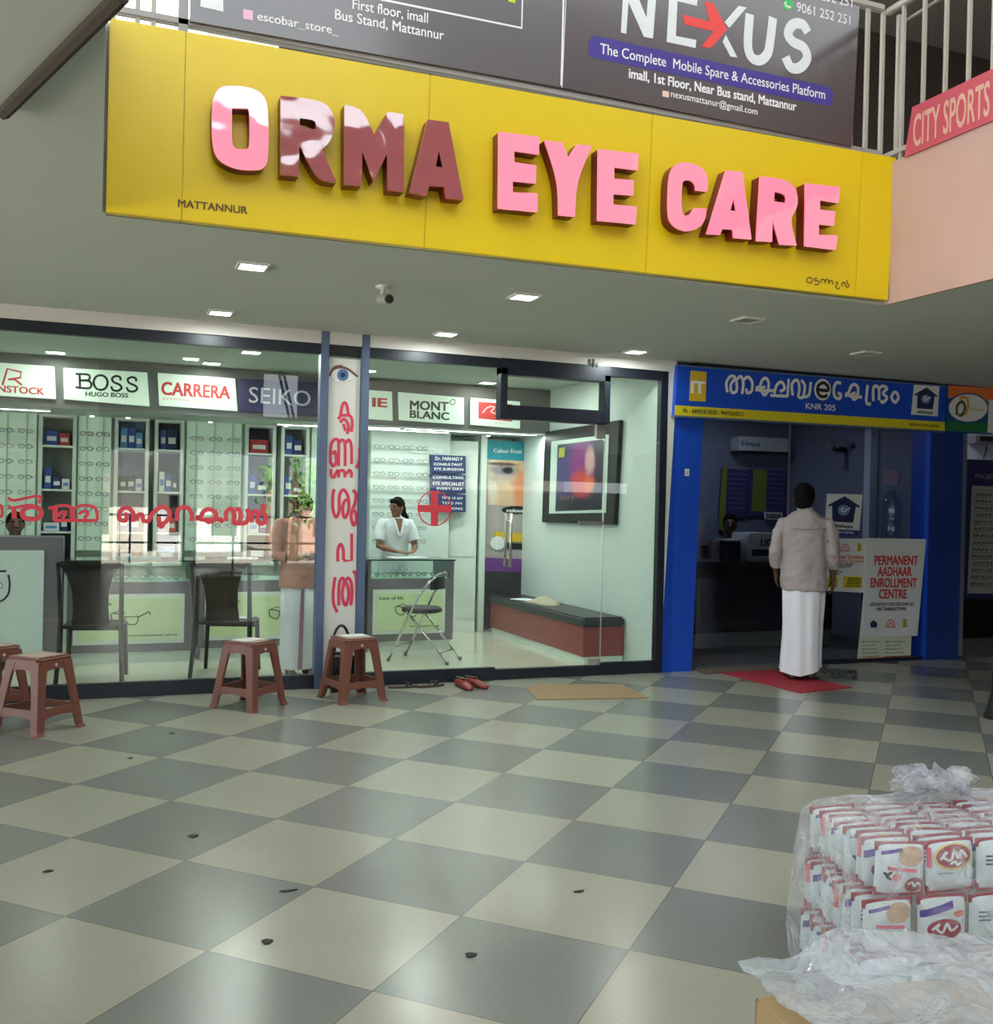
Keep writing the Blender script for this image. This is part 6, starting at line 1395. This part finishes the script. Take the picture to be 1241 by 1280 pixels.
mb.loft([ering((cx, cy_, z), rx, ry, n=28) for z, cx, cy_, rx, ry in ((.785, .01, 0, .206, .155), (.82, .005, 0, .204, .150), (.95, 0, 0, .194, .138), (1.08, 0, 0, .192, .132), (1.22, 0, 0, .206, .136), (1.33, 0, 0, .214, .125), (1.40, 0, 0, .20, .108), (1.445, 0, 0, .145, .09), (1.49, 0, .005, .072, .070))])
for s in (1, -1):
    el = Vector((s * (.238 if s > 0 else .250), -.035, 1.12)); wr_ = Vector((s * (.246 if s > 0 else .242), .03, .985))
    mb.tube([(s * .11, 0, 1.385), (s * .185, 0, 1.368), (s * .218, -.008, 1.29), el, wr_], [.060, .062, .066, .057, .049], 14)
def wrinkle(o, amp, sc_, seed):
    for v in o.data.vertices:
        p = v.co * sc_ + Vector((seed, 0, 0)); n_ = v.normal; v.co += n_ * amp * (noise.noise(Vector((p.x, p.y, p.z * .55))) + .5 * noise.noise(p * 2.2))
o = fuse(mb, 'shirt', m_shirt, man, .0085, 5, M); wrinkle(o, .017, 9, 3)
mb = MB(); mb.tube([(.212 * math.sin(a), -.129 * math.cos(a) - .004, 1.335 - .012 * math.cos(a * 2)) for a in [-1.1 + 2.2 * k / 16 for k in range(17)]], .0028, 6); mpart(mb, 'yoke_seam', pm('cream_shirt_seam', C(140, 131, 131), .9), man, M)
mb = MB(); mb.loft([ering((0, .008, z), rx, ry, n=24) for z, rx, ry in ((1.475, .076, .074), (1.515, .068, .066), (1.515, .060, .058), (1.475, .066, .064))]); mpart(mb, 'collar', m_shirt, man, M)
mb = MB()
lv_ = [(.86, 0, 0, .180, .135), (.70, 0, .0, .178, .138), (.50, -.005, .005, .170, .140), (.30, -.008, .008, .168, .140), (.12, -.012, .01, .172, .145), (.075, -.014, .012, .182, .150)]
rgs = cloth_rings(lv_, 64, 7, .06, 1.1, 2.0)
for k, p in enumerate(rgs[-1]): p.z += .035 * math.sin(2 * PI * k / 64 - .2) + .05 * max(0, math.cos(2 * PI * k / 64))
mb.loft(hemmed(rgs)); o = mpart(mb, 'white_wrap', pm('white_cotton', C(222, 224, 232), .9, var=.03, bump=.1, bscale=10), man, M)

# --- man in the pink shirt inside, head bent over what he holds
skin_m = pm('skin_brown', C(112, 78, 60), .5, var=.08)
pk0 = Vector((1.56, .62, 0))
pm_, M = person('person in a pinkish brown shirt and white wrap looking down, behind the left window', pk0, math.radians(180 + 12), None, .90)
hc = Vector((0, .075, 1.535)); H3 = Matrix.Rotation(math.radians(-28), 3, 'X')
mb = MB()
mb.loft([ering((0, 0, z), rx, ry) for z, rx, ry in ((.80, .14, .10), (.92, .16, .115), (1.05, .145, .105), (1.25, .16, .105), (1.37, .16, .09), (1.43, .09, .065))])
mb.tube([(0, .0, 1.39), (0, .03, 1.46), hc + Vector((0, -.02, -.05))], [.06, .054, .052], 14); head(mb, hc, H3)
for s in (1, -1):
    arm(mb, (s * .18, .0, 1.37), (s * .235, .03, 1.10), (s * .06, .235, 1.075)); hand(mb, (s * .055, .24, 1.075), (-s * .9, .35, 0), (0, 0, 1), (0, .6, .6), .5)
    mb.tube([(s * .09, 0, .88), (s * .09, .0, .50), (s * .085, 0, .10)], [.078, .06, .04], 14, round_ends=True); foot(mb, s * .085, .03, -s * .12)
fuse(mb, 'body', skin_m, pm_, .0075, 5, M); face_parts(pm_, hc, H3, M); hair(pm_, hc, H3, M)
mb = MB()
mb.loft([ering((0, cy_, z), rx, ry, n=28) for z, cy_, rx, ry in ((.80, 0, .190, .145), (.95, 0, .178, .13), (1.08, 0, .174, .125), (1.22, 0, .188, .126), (1.32, 0, .196, .116), (1.385, 0, .178, .10), (1.43, .005, .115, .082), (1.465, .02, .072, .068))])
for s in (1, -1): mb.tube([(s * .11, 0, 1.375), (s * .18, 0, 1.37), (s * .212, .01, 1.27), (s * .238, .03, 1.10), (s * .17, .12, 1.088)], [.066, .077, .075, .062, .052], 14)
o = fuse(mb, 'shirt', pm('pink_brown_shirt', C(196, 146, 132), .85, var=.05), pm_, .009, 5, M); wrinkle(o, .008, 7, 8)
mb = MB(); mb.loft(hemmed(cloth_rings([(.84, 0, 0, .172, .13), (.5, 0, 0, .168, .135), (.12, 0, 0, .172, .14), (.07, 0, 0, .176, .142)], 64, 8, .04, .4, 1.5))); mpart(mb, 'white_wrap', MATS['white_cotton'], pm_, M)
mb = MB(); mb.loft([[Vector((x, .150 + .003 * k, z)) for x, z in ((.01, .80), (.045, .80), (.06, .07), (.02, .07))] for k in (0, 1)]); mpart(mb, 'wrap_border', pm('mauve_border', C(150, 110, 128), .8), pm_, M, False)
mb = MB(); mb.loft([ering((0, .02, z), .082, .078, n=24) for z in (1.44, 1.47)]); mpart(mb, 'grey_face_mask', pm('grey_cloth_mask', C(96, 108, 118), .8), pm_, M)
phn = tag(MB().box(-.045, .045, -.08, .08, 0, .01, M @ Matrix.Translation((0, .30, 1.10)) @ Matrix.Rotation(-.4, 4, 'X')).build('mobile_phone', m_black, None, .003), 'dark flat phone held by the person in the pinkish shirt', 'phone')

# --- woman in white behind the right counter
wm, M = person('woman in a white short sleeved coat with black tied hair at the right counter', Vector((2.90, 2.52, 0)), math.radians(180 + 4), None, .93)
hc = Vector((0, .07, 1.50)); H3 = Matrix.Rotation(math.radians(-62), 3, 'Z') @ Matrix.Rotation(math.radians(-8), 3, 'X')
mb = MB()
mb.loft([ering((0, cy_, z), rx, ry) for z, cy_, rx, ry in ((.80, 0, .15, .11), (.95, 0, .15, .11), (1.08, .01, .125, .1), (1.22, .03, .14, .105), (1.32, .045, .14, .085), (1.38, .05, .08, .06))])
mb.tube([(0, .05, 1.34), (0, .06, 1.42), hc + Vector((0, -.012, -.05))], [.05, .044, .046], 14); head(mb, hc, H3, .95)
for s in (1, -1):
    arm(mb, (s * .155, .045, 1.32), (s * .215, .10, 1.06), (s * (.10 if s > 0 else .13), .28, 1.02), (.044, .036, .03, .023)); hand(mb, (s * (.095 if s > 0 else .125), .29, 1.015), (-s * .6, .8, -.05), (0, 0, -1), (-s * .8, -.6, 0) if False else (-s * .7, .2, 0), .18, .9)
    mb.tube([(s * .085, 0, .88), (s * .08, .0, .50), (s * .075, 0, .10)], [.078, .06, .04], 14, round_ends=True); foot(mb, s * .08, .03, -s * .1)
fuse(mb, 'body', pm('skin_warm', C(134, 92, 70), .5, var=.06), wm, .0065, 5, M); face_parts(wm, hc, H3, M, .95)
def pony(mb):
    b = hc + H3 @ Vector((0, -.10, -.03)); mb.tube([b, b + Vector((-.01, -.02, -.05)), b + H3 @ Vector((.0, -.05, -.12)), b + H3 @ Vector((.0, -.045, -.20))], [.035, .036, .03, .014], 10, round_ends=True)
hair(wm, hc, H3, M, .95, pony)
m_coat = pm('white_coat', C(220, 228, 234), .8, var=.03)
mb = MB(); mb.loft([ering((0, cy_, z), rx, ry, n=28) for z, cy_, rx, ry in ((.55, 0, .19, .15), (.80, 0, .18, .14), (.95, 0, .168, .128), (1.08, .01, .15, .12), (1.22, .03, .164, .125), (1.30, .045, .165, .105), (1.35, .048, .12, .078), (1.385, .052, .07, .06))])
for s in (1, -1): mb.tube([(s * .09, .045, 1.32), (s * .152, .045, 1.315), (s * .182, .055, 1.24), (s * .208, .085, 1.12)], [.056, .068, .068, .064], 14)
o = fuse(mb, 'white_coat', m_coat, wm, .0085, 5, M); wrinkle(o, .007, 8, 2)
mb = MB()
pts = [(-.046, .146, 1.372), (.046, .146, 1.372), (.007, .184, 1.19), (-.007, .184, 1.19)]
mb.slab([Vector(p) for p in pts], (0, -.02, 0)); mpart(mb, 'neck_opening', MATS['skin_warm'], wm, M, False)
for s in (-1, 1):
    mb = MB(); mb.loft([[Vector((s * x + d_, y, z)) for d_, y in ((-.012, y0), (.012, y0), (.012, y0 - .012), (-.012, y0 - .012))] for x, y0, z in ((.062, .11, 1.385), (.054, .154, 1.35), (.034, .176, 1.27), (.008, .192, 1.18))]); mpart(mb, 'lapel', m_coat, wm, M, False)

# --- seated man behind the reception desk, and the clerk inside the office
def seated(label, loc, rz, shirt, skin, sc=1.0, face=0.0):
    r, M = person(label, Vector(loc), rz, None, sc)
    hc = Vector((0, .03, 1.21)); H3 = Matrix.Rotation(face, 3, 'Z')
    mb = MB(); mb.loft([ering((0, 0, z), rx, ry) for z, rx, ry in ((.44, .16, .13), (.6, .15, .115), (.85, .16, .11), (.97, .16, .09), (1.03, .09, .065))])
    mb.tube([(0, 0, 1.0), (0, .01, 1.08), hc + Vector((0, -.01, -.05))], [.06, .054, .052], 14); head(mb, hc, H3)
    for s in (1, -1):
        arm(mb, (s * .18, 0, .97), (s * .22, .08, .74), (s * .12, .30, .78)); hand(mb, (s * .118, .31, .78), (-s * .3, 1, 0), (0, 0, -1), (-s, .2, 0), .4)
        mb.tube([(s * .09, 0, .50), (s * .11, .40, .50), (s * .11, .42, .30), (s * .10, .40, .08)], [.09, .065, .055, .04], 12, round_ends=True); foot(mb, s * .10, .42, 0)
    fuse(mb, 'body', skin, r, .008, 5, M); face_parts(r, hc, H3, M); hair(r, hc, H3, M)
    mb = MB(); mb.loft([ering((0, 0, z), rx, ry, n=24) for z, rx, ry in ((.42, .185, .15), (.6, .172, .132), (.85, .182, .128), (.95, .185, .112), (1.0, .13, .09), (1.05, .07, .066))])
    for s in (1, -1): mb.tube([(s * .11, 0, .97), (s * .18, 0, .965), (s * .205, .04, .86), (s * .22, .08, .76)], [.066, .075, .073, .065], 12)
    fuse(mb, 'shirt', shirt, r, .009, 4, M); 
    mb = MB()
    for s in (1, -1): mb.tube([(s * .08, -.02, .50), (s * .11, .42, .505), (s * .112, .44, .35), (s * .105, .42, .10)], [.112, .085, .075, .062], 12, round_ends=True)
    mb.loft([ering((0, 0, z), .185, .15) for z in (.40, .52)]); fuse(mb, 'trousers', pm('dark_trousers', C(44, 44, 52), .8), r, .009, 4, M)
    ch = thing('office_chair', 'dark office chair under the ' + label.split(',')[0], 'chair', (loc[0], loc[1], 0)); M2 = M
    mb = MB(); mb.box(-.23, .23, -.22, .22, .30, .36); mpart(mb, 'seat', m_black, ch, M2, False); mb = MB(); mb.box(-.2, .2, -.27, -.22, .55, .95); mpart(mb, 'backrest', m_black, ch, M2, False)
    mb = MB(); mb.tube([(0, 0, .03), (0, 0, .31)], .03, 10); mb.tube([(0, -.21, .33), (0, -.25, .6)], .02, 8)
    for k in range(5): mb.tube([(0, 0, .05), (.26 * math.cos(k * 1.257), .26 * math.sin(k * 1.257), .03)], .018, 8)
    mpart(mb, 'base', m_grey, ch, M2, False); return r
pz = at(18, 655, Y=2.45)
seated('man with short black hair sitting behind the reception desk, at far left', (pz.x, 2.56, 0), math.radians(184), pm('pale_teal_shirt', C(170, 200, 204), .85), skin_d, pz.z / 1.21, .1)
pz = at(918, 655, Y=2.45)
seated('dim figure with dark hair sitting behind the office counter, left of the printer', (pz.x, 2.57, 0), math.radians(174), pm('dim_red_shirt', C(84, 60, 70), .85), skin_d, pz.z / 1.21, -.5)
# ================================================================== the open side behind the camera: daylight comes in there and the shop glass mirrors it
m_far = pm('far_plaster', C(206, 200, 190), .9, var=.06, vscale=.6)
m_ground = pm('bright_forecourt', C(168, 160, 148), .9, var=.1, vscale=.5)
struct(MB().box(-40, 40, -70, -14.0, -.45, -.25).box(-40, -7.01, -14.0, 20, -.45, -.25).build('ground', m_ground))
m_rear = pm('dark_rear_wall', C(30, 25, 23), .9)
def rear(name, x0, x1, z0, z1, m=m_rear): struct(MB().box(x0, x1, -13.95, -13.7, z0, z1).build(name, m))
rear('wall_rear_left', -7, .1, 0, 3.2); rear('wall_rear_right', 5.1, 12, 0, 1.8); rear('wall_rear_right_head', 5.1, 12, 2.05, 2.4)
rear('wall_rear_lintel', .1, 12, 2.4, 3.2); rear('wall_rear_upper', -7, 3.19, 3.2, 7.3); rear('wall_rear_sky_block', 4.3, 12, 3.2, 10.5); rear('wall_rear_upper_strip', 3.94, 4.3, 3.2, 7.3); rear('wall_rear_upper_middle', 3.19, 3.94, 4.2, 7.3)  # tall unseen right part shaped to keep sky out of the right letters
mb = MB(); mb.tube([(3.5, -13.8, 4.2), (3.75, -13.8, 3.2)], .03, 6); mb.tube([(3.6, -13.8, 4.2), (3.85, -13.8, 3.2)], .03, 6); struct(mb.build('trim_rear_brace', m_dark))
for k, x in enumerate((1.75, 3.6)): struct(MB().box(x - .14, x + .14, -13.9, -13.6, -.2, 2.5).build('column_%d' % (k + 1), m_far if k else m_dark))
mb = MB()
for z in (.55, 1.1): mb.box(.1, 5.1, -13.62, -13.58, z - .02, z + .02)
for k in range(5): mb.box(.6 + k * 1.0, .64 + k * 1.0, -13.62, -13.58, 0, 1.1)
struct(mb.build('trim_rear_railing', m_black))
# street front opposite, in the sun
m_sun = [pm('street_cream', C(232, 224, 208), .9, var=.05), pm('street_pink', C(222, 176, 160), .9, var=.05), pm('street_blue', C(120, 150, 190), .9, var=.05), pm('street_white', C(240, 240, 238), .9, var=.03)]
for k, (x0, x1, h_, m) in enumerate(((-6, 1.5, 4.5, 0), (1.8, 4.4, 3.0, 3), (6.4, 9.5, 2.4, 1), (9.6, 16, 5.0, 0))):
    o = struct(MB().box(x0, x1, -34, -26, -.25, h_).build('wall_street_%d' % (k + 1), m_sun[m])); mb = MB()
    for j in range(int((x1 - x0) / 1.3)):
        xx = x0 + .35 + j * 1.3
        for z in (.3, 2.2) if h_ > 3.5 else (.3,): mb.box(xx, xx + .8, -26.03, -25.98, z, z + 1.25)
    mb.build('window_openings', m_dark, o)
struct(MB().box(-8, 18, -25.9, -24.6, 2.9, 3.02).build('trim_awning', m_sun[2]))
random.seed(31)
for x, y, h_, lb in ((5.2, -21, 3.4, 'leafy green street tree mirrored in the left shop window'), (7.0, -23, 3.0, 'smaller leafy street tree mirrored in the right shop window')):
    t = thing('tree', lb, 'tree', (x, y, -.25)); MB().tube([(x, y, -.25), (x + .05, y, 1.0), (x, y, h_ * .7)], [.14, .1, .05], 8).build('trunk', pm('bark', C(110, 86, 66), .9), t)
    mb = MB()
    for k in range(420):
        d = Vector((random.gauss(0, 1), random.gauss(0, 1), random.gauss(0, .8))); d = d.normalized() * random.uniform(.4, 1.25); c = Vector((x, y, h_ * .55)) + d
        a = Vector((random.uniform(-1, 1), random.uniform(-1, 1), random.uniform(-1, 1))).normalized(); b_ = a.cross(Vector((.3, .5, .8))).normalized()
        mb.add([c - a * .13, c + b_ * .07, c + a * .13, c - b_ * .07], [(0, 1, 2, 3)])
    mb.build('foliage', pm('leaf_green', C(120, 170, 84), .7, var=.3, vscale=3), t)
